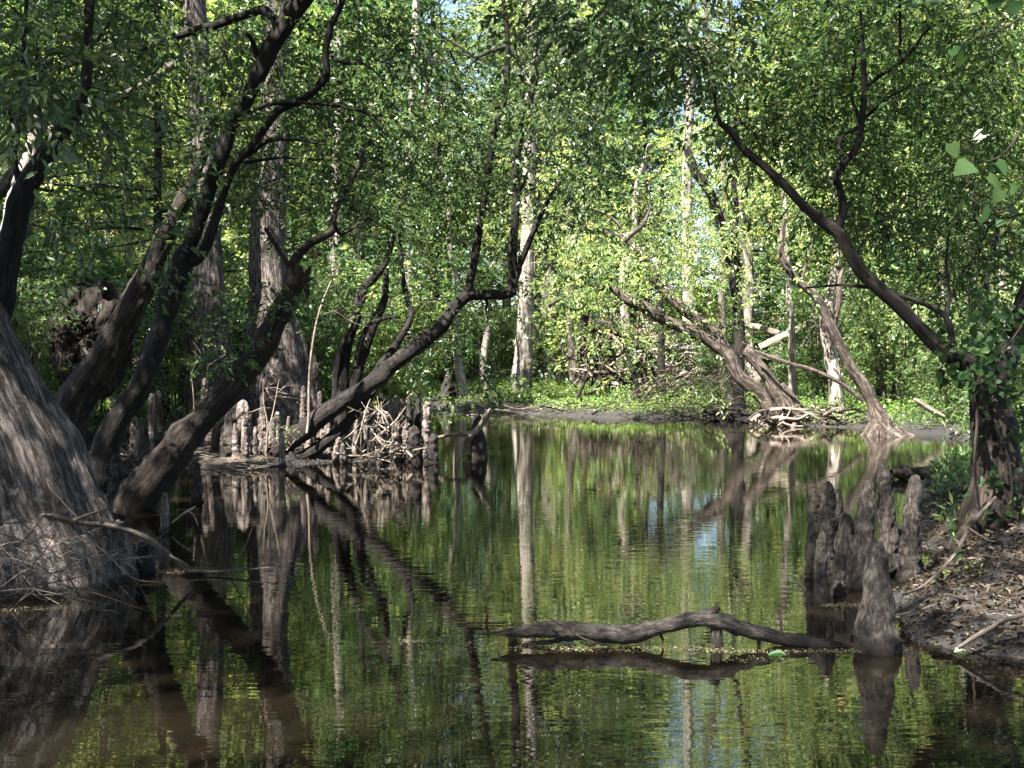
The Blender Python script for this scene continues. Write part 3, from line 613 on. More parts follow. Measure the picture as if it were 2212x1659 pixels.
tree('swamp_tree', 'straight dark trunk standing behind the leaning twin trunks', 'tree', (1585, 903), 30.2,
     [(1584, 908, 30), (1586, 880, 25), (1588, 840, 19), (1594, 780, 14), (1598, 740, 13), (1592, 653, 12), (1583, 586, 14), (1579, 545, 15), (1560, 490, 11), (1536, 420, 10), (1500, 365, 10), (1482, 318, 7)],
     [(.5, [(1579, 550, 8), (1590, 460, 7), (1585, 380, 6), (1600, 300, 5), (1610, 200, 4)])], 'dark_bark', leaf='leaf_sun', roots=5, rootlen=1.0, spots=[((1480, 250, 1680, 480), 34, 29, 33, .9, 8), ((1500, 480, 1640, 640), 16, 29, 32, .7, 7)], llen=.12, spl=.55)
tree('slender_tree', 'slender pale tree arching left from a cone of roots', 'tree', (1900, 940), None,
     [(1905, 950, 36), (1900, 915, 24), (1886, 873, 14), (1868, 836, 13), (1842, 800, 12), (1818, 753, 11), (1798, 713, 11), (1780, 670, 9), (1758, 636, 9), (1728, 610, 8), (1702, 580, 8), (1688, 550, 7), (1688, 520, 6), (1695, 473, 5)],
     [(.4, [(1800, 705, 7), (1812, 650, 6), (1815, 600, 5), (1830, 560, 4)]), (.2, [(1730, 612, 4), (1745, 560, 3), (1765, 500, 2)])], 'islet_bark', leaf='leaf_sun', flute=.3, flh=.7, nfl=8, roots=11, rootlen=.75, spots=[((1640, 440, 1780, 620), 16, 23, 26, .6, 7)], llen=.11)
tree('pale_tree', 'pale mottled trunk directly behind the slender arching tree', 'tree', (1808, 905), 28.0,
     [(1815, 912, 26), (1808, 880, 17), (1803, 820, 14), (1795, 770, 14), (1786, 703, 15), (1797, 636, 14), (1806, 580, 10), (1812, 520, 8), (1800, 440, 6), (1790, 350, 5)], [(0, [(1800, 640, 7), (1818, 590, 5), (1836, 555, 3)])], 'pale_bark', leaf='leaf_sun', roots=6, rootlen=1.2, spots=[((1640, 60, 1900, 420), 40, 26, 31, 1.0, 8), ((1740, 460, 1900, 600), 14, 26.5, 27.5, .6, 7)], llen=.13, spl=.6)
log('fallen_pole', 'pale fallen pole leaning down to the root cone on the right islet', 'log', [(1866, 868, 4.5), (1840, 845, 5), (1808, 823, 4.6), (1758, 800, 4.6), (1708, 786, 4), (1662, 770, 4), (1632, 758, 3)], 26, 'islet_bark', .6)

# --- ivy covered tree on the right bank
IVD = hit(2150, 1142)
ivy_tree = tree('ivy_tree', 'ivy wrapped trunk on the right bank with a long limb reaching left', 'tree', (2150, 1142), IVD,
     [(2160, 1160, 92), (2155, 1100, 72), (2150, 1030, 54), (2148, 950, 45), (2140, 870, 42), (2126, 825, 38), (2095, 788, 24), (2042, 758, 19), (1992, 713, 16), (1942, 660, 15.5), (1892, 616, 14.5), (1858, 580, 14), (1835, 545, 13.5), (1812, 505, 14), (1775, 477, 12), (1735, 443, 10.5), (1692, 397, 10), (1648, 357, 9), (1608, 323, 9), (1578, 283, 9), (1557, 268, 6)],
     [(-.5, [(1810, 510, 11), (1815, 480, 9), (1822, 450, 8), (1812, 400, 8), (1805, 383, 8), (1822, 353, 8), (1845, 327, 8), (1858, 293, 7.5), (1862, 250, 7), (1867, 200, 7), (1865, 133, 6), (1863, 83, 4), (1858, 20, 3)]),
      (-.8, [(1868, 190, 5), (1902, 163, 4.5), (1942, 137, 4), (1975, 103, 3.5), (1998, 70, 3), (2040, 40, 2)]), (-.3, [(1856, 275, 5), (1822, 293, 4), (1812, 318, 3), (1820, 350, 2)]), (0, [(1856, 255, 4), (1838, 200, 3.5), (1848, 130, 3), (1842, 105, 2)]), (-.7, [(1860, 262, 4), (1892, 233, 3.5), (1915, 213, 3), (1960, 190, 2)]),
      (.3, [(2140, 840, 32), (2170, 780, 26), (2200, 700, 24), (2240, 580, 22), (2270, 400, 20), (2300, 150, 18), (2330, -200, 14)]), (.4, [(1884, 622, 4), (1850, 618, 4), (1808, 616, 3), (1740, 622, 2)]), (-.3, [(1920, 632, 5), (1975, 648, 5), (2020, 668, 6), (2046, 690, 7), (2060, 740, 6)]), (-.2, [(2046, 690, 5), (2050, 630, 4), (2044, 570, 3), (2050, 500, 2)]),
      (0, [(1556, 272, 4), (1545, 220, 3), (1548, 150, 2)]), (.4, [(1580, 285, 4), (1592, 268, 3), (1600, 255, 2)])],
     'brown_bark', leaf='leaf_mid', flute=.16, flh=.5, nfl=5, rough=.16, limb_bark='dark_bark', roots=5, rootlen=.6,
     spots=[((1560, 190, 1830, 330), 30, 9.6, 12.5, .38, 9), ((1720, -20, 2212, 230), 80, 9, 13, .45, 10), ((1780, 330, 2212, 500), 40, 9.8, 13, .42, 9), ((1900, 200, 2212, 360), 20, 9.8, 13, .42, 8), ((1960, 480, 2212, 660), 20, 10, 13, .35, 7), ((1560, -20, 1800, 110), 14, 9, 11.5, .38, 7), ((1690, 330, 1830, 460), 6, 10.5, 12, .3, 6)],
     top=((4.5, 7, 6.4), (2.5, 2.5, 1.2), 22, 10), llen=.08, aspect=.36)
# --- bough of a tree outside the picture reaching in from above
ob = tag(empty('overhanging_branch', (6.5, 7, 7.5)), 'leafy bough hanging into the top of the picture right of centre', 'branch')
bp_ = np.array([[9.6, 5.2, 9.0], [6.5, 7, 7.5], [4.2, 8.6, 6.2], [2.6, 9.8, 5.3], [1.6, 10.2, 4.95]]); mb = MB(); mb.add(*tube(bp_, [.09, .07, .045, .025, .008], seg=12, rough=.1)); mb.build('limb', M['dark_bark'], ob)
mb = MB(); foliage(mb, catmull(bp_, 30)[10:], [((1330, -60, 1540, 150), 20, 9.2, 10.6, .34, 8), ((1430, 40, 1620, 190), 6, 9.4, 10.4, .22, 6), ((1120, -60, 1340, 60), 8, 9.6, 10.6, .3, 7)], 9.8, .085, .44, .38, 9); mb.build('crown', [M['leaf_dark'], M['dark_bark']], ob)
# --- ivy: leaves as a vine of its own
def vine(name, label, strands, clumps, llen, mat, D):
    root = tag(empty(name, P(*strands[0][0][:2], D)), label, 'vine')
    for st in strands:
        p, r = path3(st, D, 0); mb = MB(); mb.add(*tube(p, r, seg=6, rough=.1)); mb.build('vine_stem', M['brown_bark'], root)
    mb = MB()
    for (u0, v0, u1, v1), n, d0, d1 in clumps:
        q = np.array([P(rng.uniform(u0, u1), rng.uniform(v0, v1), rng.uniform(d0, d1)) for _ in range(n)])
        ax = rng.normal(size=(n, 3)) * np.array([1, .5, .5]) + np.array([0, 0, -.7]); nr = rng.normal(size=(n, 3)) * .5 + np.array([0, -.8, .5])
        ln = llen * rng.uniform(.5, 1.25, n); heart_leaves(mb, q, ax, nr, ln)
    mb.build('foliage', M[mat], root)
vine('ivy_vine', 'broad leaved vine bunched around the fork of the right bank trunk', [[(2120, 1130, 3, -.5), (2105, 1000, 3, -.5), (2110, 900, 3, -.5), (2090, 800, 3, -.45), (2060, 740, 3, -.3)], [(2190, 1120, 3, -.5), (2180, 1000, 3, -.45), (2150, 900, 3, -.5), (2160, 780, 3, -.4), (2210, 700, 2, -.4)]],
     [((2020, 690, 2150, 830), 170, IVD - .6, IVD + .3), ((2090, 660, 2250, 850), 330, IVD - .8, IVD + .5), ((2100, 850, 2212, 960), 26, IVD - .28, IVD - .2), ((2090, 1000, 2212, 1120), 16, IVD - .36, IVD - .26), ((2120, 1030, 2170, 1060), 10, IVD - .5, IVD - .4)], .068, 'vine_leaf', IVD)
vine('hanging_vine', 'near broad heart shaped leaves hanging at the upper right edge', [[(2225, 20, 2), (2170, 60, 2), (2110, 80, 1.5), (2060, 85, 1)], [(2225, 250, 2), (2170, 330, 2), (2120, 350, 1.5), (2080, 345, 1)], [(2230, 380, 2), (2190, 440, 2), (2140, 450, 1.5), (2095, 415, 1)]],
     [((2030, 0, 2200, 120), 9, 4.6, 5.4), ((2050, 250, 2130, 360), 5, 4.8, 5.2), ((2130, 330, 2240, 500), 10, 4.6, 5.2)], .075, 'vine_leaf', 5.0)

# ---------------------------------------------------------------- cypress knees
def knee(u, vt, vb, rt, rb, label, D=None, bark='knee_bark', lean=0, group=None, cat='cypress knee', name='cypress_knee', bumpy=.16, flute=.14, crook=None, blunt=False):
    D = D or hit(u, vb)
    H = vb - vt
    prof = [(-.25, 1.15), (0, 1.0), (.12, .84), (.3, .60), (.5, .40), (.72, .20), (.88, .05), (.97, -.06), (1.0, -.13)]
    pts = []
    for t, k in prof:
        x = u + lean * (1 - max(t, 0)) * 0 + lean * max(t, 0) + (crook[0] * math.sin(max(t, 0) * 3.1 * crook[1]) if crook else 0)
        pts.append((x, vb - H * t, rt + (rb - rt) * k if k > 0 else rt * (1 + k * 4.2)))
    p, r = path3(pts, D, 0)
    mb = MB(); rm = r.max()
    mb.add(*tube(p, r, seg=int(np.clip(rm / .004, 18, 72)), step=max(.01, rm * .1), rough=bumpy * 1.15, rf=1 / max(rm * .42, .02), flute=flute, flh=H * PX(D) * .45, nfl=5, fib=.03))
    return tag(mb.build(name, M[bark]), label, cat, group)
GR, GL, GS = 'knees in the cluster by the right bank', 'knees along the left islet', None
knee(1895, 1172, 1404, 19, 52, 'large dark stump tapering to a blunt top in the right foreground', name='cypress_knee', bumpy=.13, flute=.12, group=GR)
for a in [(1757, 1058, 1245, 13, 17, 'tall blunt knee at the left end of the right cluster', 4), (1785, 1042, 1252, 14, 16, 'knee with one shoulder, second in the tall back row of the right cluster', 2), (1812, 1058, 1240, 7, 12, 'thin pole like knee beside the shouldered one in the right cluster', 0),
          (1773, 1152, 1302, 10, 15, 'short knobbly knee standing in front of the leftmost tall one', 4), (1828, 1110, 1262, 13, 32, 'low broad double topped knee in the middle of the right cluster', 0), (1852, 1107, 1250, 10, 28, 'narrow low knee just left of the thick buttressed one', 4),
          (1858, 1040, 1266, 13, 30, 'thick knee with a wide buttressed foot in the right cluster', 22), (1926, 995, 1240, 12, 22, 'tallest knee bending left at its top in the right cluster', -20), (1966, 1028, 1258, 13, 25, 'smooth grey knee beside the bank, rightmost of its cluster', 12),
          (1810, 1195, 1286, 11, 16, 'squat dark knee at the water in front of the right cluster', 4), (1938, 1145, 1225, 12, 22, 'mossy low knee tucked behind the rightmost grey knee', 2)]:
    knee(a[0], a[1], a[2], a[3] * 1.12, a[4] * 1.12, a[5], lean=a[6], group=GR, crook=(rng.uniform(-4, 4), rng.uniform(.6, 1.2)))
LK = [(291, 900, 975, 8, 12, 'pale_knee', 'pale stumpy knee showing between the two dark leaning trunks', None), (312, 902, 1010, 8, 14, 'knee_bark', 'dark rough knee in front of the tall white topped knee', None), (331, 851, 990, 8, 15, 'pale_knee', 'tall knee with a white tip behind the brown leaning trunk', None),
      (343, 845, 975, 7, 12, 'knee_bark', 'dim knee directly behind the white tipped one', 16.5), (358, 933, 985, 5, 9, 'pale_knee', 'small bright pointed knee just above the brown leaning trunk', None), (381, 920, 985, 5, 8, 'pale_knee', 'small white knee second above the brown leaning trunk', None),
      (441, 818, 930, 7, 11, 'pale_knee', 'grey knee beside the twiggy sapling above the leaning trunk', 18.5), (456, 838, 930, 5, 9, 'pale_knee', 'pink tipped knee touching the upper edge of the leaning trunk', 18.3),
      (500, 876, 992, 12, 26, 'knee_bark', 'wide weathered stump knee left of its taller twin', None), (524, 866, 992, 12, 22, 'pale_knee', 'wide weathered knee, taller of the joined pair on the islet', None), (530, 905, 1000, 6, 11, 'pale_knee', 'slim knee in front of the joined pair of wide ones', None), (551, 922, 995, 4, 8, 'pale_knee', 'thin short knee right of the joined wide pair', None),
      (568, 848, 985, 6, 14, 'pale_knee', 'tall pointed knee behind the bare sapling', None), (588, 902, 985, 6, 10, 'pale_knee', 'short knee at the foot of the bare sapling', None), (610, 935, 1010, 5, 8, 'pale_knee', 'thin knee standing in water before the arching trunk roots', None), (640, 868, 945, 6, 11, 'pale_knee', 'curved light knee above the arching trunk roots', None), (656, 834, 935, 6, 9, 'pale_knee', 'narrow knee left of the tallest pointed one', 18.4),
      (676, 769, 925, 7, 21, 'pale_knee', 'tallest sharply pointed knee of the left islet', 18.6), (693, 846, 925, 5, 9, 'pale_knee', 'small knee leaning on the right of the tallest pointed one', 18.5), (730, 945, 1000, 7, 13, 'pale_knee', 'low pale knee under the arching trunk', None), (744, 958, 1002, 5, 9, 'pale_knee', 'tiny knee at the water under the arching trunk', None),
      (790, 864, 985, 6, 13, 'pale_knee', 'light spiky knee rising out of the stick tangle', None), (804, 884, 1002, 7, 12, 'knee_bark', 'brown knee in front of the stick tangle', None), (826, 852, 985, 9, 20, 'knee_bark', 'wide grey stump behind the stick tangle', 19), (830, 906, 992, 7, 11, 'pale_knee', 'short pale knee among the sticks', None), (842, 857, 980, 6, 10, 'pale_knee', 'thin knee left of the flat topped one', 18.8),
      (853, 857, 994, 9, 13, 'pale_knee', 'flat topped pale knee at the middle of the islet end', None), (867, 862, 985, 6, 10, 'knee_bark', 'dark thin knee right of the flat topped one', 18.5), (882, 846, 992, 4, 12, 'knee_bark', 'dark knee with a needle top', 18), (903, 848, 990, 4, 17, 'black_wood', 'blackened hollow stump with jagged spikes', 18), (920, 868, 996, 8, 13, 'pale_knee', 'pale knee nearly last on the islet point', None),
      (893, 921, 997, 11, 17, 'knee_bark', 'square cut brown stump in front of the blackened one', None), (933, 938, 998, 9, 17, 'black_wood', 'wet black stump at the very point of the islet', None),
      (425, 998, 1085, 6, 13, 'knee_bark', 'lone dark knee standing in open water under the leaning trunk', None), (252, 982, 1060, 10, 17, 'knee_bark', 'dark knee between the huge cypress and the brown leaning trunk', 12), (314, 1170, 1228, 16, 42, 'knee_bark', 'low bulging root knob beside the huge cypress base', None), (356, 1065, 1150, 7, 10, 'pale_knee', 'white knee in the dark water right of the leaning trunk foot', None),
      (470, 900, 985, 10, 18, 'knee_bark', 'dark hollow stump beneath the brown leaning trunk', 17.5), (700, 930, 990, 6, 10, 'pale_knee', 'short knee hidden behind the arching trunk foot', 18), (770, 900, 985, 6, 12, 'pale_knee', 'pale knee left of the stick tangle', 18.2), (874, 900, 995, 7, 12, 'pale_knee', 'light knee between the flat topped and square cut ones', None)]
for (u, vt, vb, rt, rb, bark, lab, D) in LK:
    knee(u, vt, vb, rt, rb, lab, D=D, bark=bark, group=GL, lean=rng.uniform(-4, 4), crook=(rng.uniform(-2, 2), 1), bumpy=.2)

for (u, vt, vb) in [(486, 920, 985), (512, 915, 996), (541, 890, 985), (600, 890, 960), (622, 900, 985), (666, 900, 975), (708, 880, 960), (752, 900, 990), (780, 890, 990), (814, 905, 996), (840, 890, 985), (860, 905, 996), (888, 880, 985), (910, 895, 992), (925, 905, 996), (300, 930, 990), (322, 940, 1005)]:
    knee(u + rng.uniform(-2, 2), vt, vb, rng.uniform(4, 6.5), rng.uniform(8, 12), 'slender pale knee standing in the crowd of knees on the left islet', bark='pale_knee', group='slender pale knees crowding the left islet', lean=rng.uniform(-5, 5), bumpy=.2, D=None if vb > 970 else 18)
# small pile of extra parts: dark stump with pale root arm
r_ = tag(empty('stump', W(1034, 985)), 'black stump in the pool with a pale root arm curling upward', 'stump')
DS = hit(1034, 988)
mb = MB(); p, r = path3([(1036, 1010, 22), (1034, 985, 21), (1034, 955, 17), (1032, 930, 13), (1031, 900, 8), (1031, 893, 4)], DS); mb.add(*tube(p, r, seg=26, step=.02, rough=.25, flute=.2, flh=.4)); mb.build('trunk', M['black_wood'], r_)
mb = MB(); p, r = path3([(936, 948, 2.5), (965, 941, 3.5), (996, 938, 5), (1016, 938, 6), (1032, 926, 7), (1046, 908, 7), (1055, 892, 6), (1059, 884, 3)], DS, -.4); mb.add(*tube(p, r, seg=14, rough=.12)); mb.build('root', M['dead_wood'], r_)
mb = MB(); p, r = path3([(1008, 978, 9), (1010, 955, 8), (1018, 938, 6)], DS, -.2); mb.add(*tube(p, r, seg=14, rough=.2)); mb.build('root', M['dead_wood'], r_)
knee(968, 800, 862, 3, 22, 'black pointed stump in the green bank plants', D=None, bark='black_wood', name='stump', cat='stump', bumpy=.3)

# ---------------------------------------------------------------- logs and sticks
log('fallen_log', 'dark bent log lying across the front water towards the large stump', 'log',
    [(1080, 1368, 3), (1110, 1367, 10), (1170, 1360, 17), (1240, 1362, 19), (1304, 1368, 20), (1364, 1370, 19), (1404, 1359, 17), (1474, 1343, 16.5), (1525, 1338, 17), (1565, 1345, 18), (1608, 1359, 16), (1675, 1376, 15), (1742, 1388, 14), (1808, 1396, 11), (1862, 1402, 7)], 6.25, 'knee_bark', rough=.17, seg=40,
    stubs=[[(1520, 1345, 12), (1535, 1324, 11), (1552, 1313, 7)], [(1150, 1362, 6), (1105, 1360, 4), (1060, 1364, 2)], [(1690, 1380, 5), (1720, 1370, 3), (1748, 1372, 1.5)], [(1420, 1362, 4), (1432, 1382, 3), (1428, 1400, 2)], [(1546, 1345, 12), (1549, 1375, 13), (1550, 1405, 12), (1550, 1440, 9)], [(1636, 1370, 5), (1639, 1390, 4), (1636, 1412, 3), (1640, 1424, 2)], [(1280, 1372, 6), (1200, 1385, 5), (1130, 1392, 4)]])
log('stick', 'thin bare twig leaning over the bent front log', 'stick', [(1176, 1330, 1.2), (1215, 1352, 1.6), (1262, 1380, 2), (1320, 1396, 1.6)], 6.15, 'brown_bark')
log('fallen_log', 'black half sunk log on the grassy slope behind the knees', 'log', [(1926, 1022, 9), (1945, 1020, 14), (1980, 1022, 14), (2010, 1020, 13), (2045, 1018, 10), (2075, 1015, 4)], hit(1985, 1036), 'black_wood', rough=.2)
log('stick', 'bent grey branch lying on the mud at the lower right edge', 'stick', [(2070, 1400, 4), (2100, 1380, 5), (2142, 1356, 5.5), (2175, 1338, 5), (2240, 1322, 5)], hit(2090, 1405) - .1, 'grey_stick')
log('stick', 'short straight stick on the litter right of the knees', 'stick', [(2040, 1283, 3), (2080, 1292, 4), (2125, 1303, 4.5)], hit(2080, 1296) - .05, 'grey_stick')
log('stick', 'long diagonal branch resting against the ivy trunk foot', 'stick', [(1950, 1285, 2), (2000, 1262, 3.5), (2060, 1200, 4), (2100, 1130, 4.5), (2150, 1075, 4)], hit(2010, 1275) - .1, 'grey_stick', .9, stubs=[[(2090, 1140, 3), (2130, 1165, 2), (2150, 1170, 1)]])
log('stick', 'crooked grey twig on the bank edge above the mud', 'stick', [(1930, 1330, 2), (1970, 1322, 2.5), (2010, 1310, 2.5), (2050, 1293, 2)], hit(1980, 1328) - .05, 'grey_stick')
log('fallen_branch', 'long bare branch arching in front of the huge cypress into the water', 'branch', [(-40, 1175, 3), (0, 1148, 3.5), (44, 1125, 4), (89, 1114, 5), (122, 1116, 5), (178, 1130, 5.5), (222, 1134, 6), (267, 1143, 6), (311, 1159, 6.5), (340, 1178, 6), (366, 1200, 5.5), (392, 1224, 4.5), (410, 1236, 2)], 7.6, 'grey_stick', .4,
    stubs=[[(160, 1124, 4), (190, 1112, 3), (230, 1100, 2), (250, 1095, 1)], [(180, 1130, 3), (150, 1100, 2), (120, 1065, 1.5), (105, 1040, 1)], [(366, 1200, 3), (395, 1215, 2.5), (412, 1230, 2)], [(222, 1132, 4), (218, 1126, 4), (217, 1124, 2)]])
log('stick', 'pale forked twig hanging by the white knee in dark water', 'stick', [(372, 1130, 2), (392, 1113, 2.5), (410, 1102, 2.5), (422, 1094, 1.5)], 10.5, 'dead_wood', stubs=[[(408, 1104, 2), (420, 1115, 1.6), (428, 1136, 1)]])
log('stick', 'low dark branch floating right of the arching bare branch', 'stick', [(385, 1242, 3), (420, 1234, 4), (455, 1236, 3.5), (500, 1233, 3), (560, 1228, 2), (625, 1222, 1)], hit(440, 1243), 'grey_stick', stubs=[[(500, 1232, 2), (515, 1205, 1.6), (530, 1180, 1.2), (545, 1140, 1)]])
# bare twig tangle by the big cypress: separate brush piles
def brush(name, label, box, n, d0, d1, rpx, lpx, mats, cat='brush pile', ang=(0, 180), group=None):
    root = tag(empty(name, P((box[0] + box[2]) / 2, box[3], d0)), label, cat, group)
    for m in mats:
        for k in range(n // len(mats)):
            u, v = rng.uniform(box[0], box[2]), rng.uniform(box[1], box[3]); a = R(rng.uniform(*ang)); L = lpx * rng.uniform(.4, 1.3); D = rng.uniform(d0, d1)
            du, dv = math.cos(a) * L / 2, -math.sin(a) * L / 2; b1, b2 = rng.uniform(-.12, .12, 2) * L; rr = rpx * rng.uniform(.5, 1.3); dz = rng.uniform(-.5, .5) * L * PX(D)
            pts = [(u - du, v - dv, rr, -dz), (u - du * .4 + b1 * dv / L, v - dv * .4 + b1, rr * .9, -dz * .3), (u + du * .3, v + dv * .3 + b2, rr * .7, dz * .3), (u + du, v + dv, rr * .3, dz)]
            p, r = path3(pts, D); p[:, 2] = np.maximum(p[:, 2], -.06)
            mb = MB(); mb.add(*tube(p, r, seg=6, step=.05, rough=.08)); mb.build('stick', M[m], root)
            for _ in range(2):
                t = rng.integers(1, 3); q = p[t]; dd = unit(p[3] - p[0] + rng.normal(size=3) * np.linalg.norm(p[3] - p[0]) * .7) * L * PX(D) * rng.uniform(.2, .5)
                mb = MB(); mb.add(*tube([q, q + dd * .5 + rng.normal(size=3) * .02, q + dd], [r[t] * .6, r[t] * .45, r[t] * .2], seg=5, step=.06)); mb.build('stick', M[m], root)
    return root
brush('brush_pile', 'tangle of thin bare twigs at the foot of the huge cypress', (-30, 1110, 250, 1310), 33, 6.3, 7.4, 1.5, 170, ['grey_stick'], ang=(-60, 60))
brush('brush_pile', 'sparse bare twigs sagging into the water left of the long branch', (-20, 1180, 300, 1300), 20, 6.4, 7.5, 1.3, 190, ['dead_wood', 'grey_stick'], ang=(-40, 40))
brush('brush_pile', 'bleached stick tangle piled between the knees right of the arching trunk', (755, 885, 850, 985), 30, 16.6, 17.4, 2.2, 75, ['dead_wood'], ang=(20, 160))
brush('brush_pile', 'driftwood sticks lying on the point of the left islet', (770, 955, 920, 990), 14, 16.8, 17.4, 2.2, 90, ['dead_wood', 'black_wood'], ang=(-25, 25))
brush('brush_pile', 'grey fallen branches heaped behind the green bank left of centre', (1250, 700, 1420, 830), 90, 35, 38, 3.2, 105, ['dead_wood', 'grey_stick', 'brown_bark'])
brush('brush_pile', 'broken limbs and debris below the twin leaning trunks', (1380, 710, 1540, 840), 70, 35, 37.5, 3.0, 100, ['dead_wood', 'pale_bark'], ang=(-30, 60))
brush('brush_pile', 'dead branches tumbled behind the right islet', (1900, 740, 2090, 850), 28, 32, 36, 2.0, 90, ['grey_stick', 'dead_wood'])
brush('brush_pile', 'fine dead twigs trailing over the water below the twin trunks', (1380, 790, 1600, 890), 50, 29, 31, 1.2, 120, ['grey_stick'], ang=(-10, 50))
brush('brush_pile', 'bleached sticks on the islet around the sapling', (440, 880, 640, 1000), 16, 16.4, 18, 1.4, 80, ['dead_wood'], ang=(-30, 120))
for (lab, box, n) in [('thick pale roots tangled on the right islet between the trunks', (1690, 885, 1850, 918), 34), ('dark root fringe at the base of the twin leaning trunks', (1655, 890, 1730, 925), 22)]:
    brush('root_tangle', lab, box, n, 26.2, 27.6, 4.2, 70, ['islet_bark', 'brown_bark', 'dead_wood'], ang=(-40, 40), cat='roots')
brush('brush_pile', 'dark sodden sticks along the muddy lip of the far bank', (1000, 876, 1560, 902), 60, 31, 33.5, 1.6, 90, ['dark_bark', 'grey_stick'], ang=(-10, 10))
# straw raft on the islet edge
mb = MB()
for k in range(420):
    u, v = rng.uniform(435, 575), rng.normal(1006, 7); c = W(u, v); a = rng.uniform(-.5, .5); L = rng.uniform(.1, .35)
    d = np.array([math.cos(a), math.sin(a), rng.uniform(-.15, .15)]) * L; z = max(hz(c[0], c[1]), 0) + rng.uniform(.01, .07); c[2] = z
    mb.add(*tube([c - d / 2, c + np.array([0, 0, .01]), c + d / 2], [.003, .004, .002], seg=3, step=.2, tip=False))
tag(mb.build('straw', M['dead_wood']), 'mat of pale straw washed up on the left islet edge', 'straw', kind='stuff')

# fallen timber behind the far bank
log('fallen_log', 'big grey fallen trunk with its butt end towards us behind the far bank', 'log', [(1262, 693, 17), (1285, 702, 17), (1315, 712, 16), (1345, 724, 15), (1400, 745, 14), (1470, 772, 13)], 35.2, 'grey_bark', 2, rough=.15)
log('fallen_log', 'orange torn log slanting below the dark twin trunk', 'log', [(1400, 684, 6), (1440, 705, 7), (1490, 730, 7), (1530, 752, 6)], 36, 'dead_wood', 1)
log('fallen_log', 'bleached log lying left of the pale forked dead branch', 'log', [(1552, 700, 5), (1600, 702, 6), (1640, 709, 8), (1680, 722, 8)], 38, 'dead_wood')
log('fallen_log', 'bleached forked dead trunk rising to the right behind the islet', 'log', [(1640, 752, 9), (1688, 730, 10), (1722, 714, 9), (1752, 694, 8), (1778, 683, 6)], 37.5, 'dead_wood', stubs=[[(1735, 708, 6), (1770, 706, 5), (1800, 695, 3)], [(1752, 695, 5), (1757, 660, 4), (1752, 600, 3)], [(1700, 724, 5), (1712, 690, 4), (1700, 650, 3)]])
log('fallen_log', 'mossy log low under the pale forked trunk', 'log', [(1610, 770, 8), (1680, 775, 9), (1740, 782, 8), (1780, 792, 6)], 36, 'grey_bark')
log('fallen_log', 'slanting bare trunk leaning in the brush behind the bank plants at right', 'log', [(2040, 900, 4), (2010, 885, 6), (1990, 872, 5), (1975, 862, 3)], 24, 'dead_wood')

# upturned root plate at left
r_ = tag(empty('root_plate', P(200, 760, 17.5)), 'dark upturned root plate of earth and roots at left', 'root plate')
mb = MB(); n = 60
th = np.linspace(0, 2 * np.pi, n, endpoint=False); rr = np.linspace(1, 0.01, 16)
c0 = P(195, 735, 17.5); uu = PX(17.5)
Vv = np.array([[c0[0] + math.cos(t) * q * 92 * uu, c0[1] - (1 - q * q) * .35, c0[2] + math.sin(t) * q * 135 * uu] for q in rr for t in th])
Vv = Vv + (noise(Vv * 5, 2) * .12 + noise(Vv * 14, 3) * .07)[:, None] * np.array([.6, -1, .6])
i = np.arange(15)[:, None] * n; j = np.arange(n)[None]
mb.add(Vv, np.stack([i + j, i + (j + 1) % n, i + n + (j + 1) % n, i + n + j], -1).reshape(-1, 4)); mb.build('soil_mass', M['brown_bark'], r_)
for k in range(22):
    a = rng.uniform(0, 6.28); q0 = c0 + np.array([math.cos(a) * 45 * uu * rng.random(), -.35, math.sin(a) * 60 * uu * rng.random()]); d = np.array([math.cos(a), rng.uniform(-.5, .1), math.sin(a)]) * rng.uniform(.15, .4)
    mb = MB(); mb.add(*tube([q0, q0 + d * .5 + rng.normal(size=3) * .06, q0 + d + rng.normal(size=3) * .08], [.03, .022, .006], seg=7, rough=.2)); mb.build('root', M['brown_bark'], r_)

# saplings on the islet
def sapling(label, stems, D, bark, leafmat, spots, llen=.05, name='sapling'):
    root = tag(empty(name, P(stems[0][0][0], stems[0][0][1], D)), label, 'sapling'); LP = []
    for st in stems:
        p, r = path3(st, D, rng.uniform(-.3, .3)); mb = MB(); mb.add(*tube(p, r, seg=7, rough=.06)); mb.build('stem', M[bark], root); LP.append(catmull(p, 10)[4:])
    if spots:
        mb = MB(); foliage(mb, np.vstack(LP), spots, D, llen, .5, .2, 6); mb.build('foliage', [M[leafmat], M[bark]], root)
sapling('pale thin cane curving up beside the tallest pointed knee', [[(663, 935, 3), (667, 900, 3), (668, 820, 2.8), (674, 753, 2.6), (688, 680, 2.2), (710, 620, 1.8), (735, 570, 1.2)]], 17.2, 'dead_wood', 'leaf_mid', [((680, 600, 760, 700), 3, 17, 17.5, .15, 3)])
sapling('bare twiggy sapling with a few bright leaves on the islet', [[(575, 985, 2.4), (578, 920, 2), (570, 870, 1.5), (568, 820, 1)], [(577, 940, 1.8), (590, 890, 1.4), (603, 820, 1)], [(578, 925, 1.5), (610, 960, 1.3), (640, 930, 1)]], 16.7, 'dead_wood', 'leaf_sun', [((570, 840, 625, 880), 4, 16.5, 17, .12, 3), ((590, 910, 620, 930), 2, 16.5, 17, .08, 3)], .045)
sapling('leafless twigs and small leaves in front of the shaded cypress', [[(420, 900, 2), (418, 850, 1.6), (412, 800, 1)], [(425, 905, 2), (440, 850, 1.5), (450, 790, 1)], [(450, 790, 1.2), (480, 770, 1), (500, 760, .8)]], 16, 'grey_stick', 'leaf_sun', [((410, 740, 500, 800), 7, 15.5, 16.5, .16, 3)], .05)
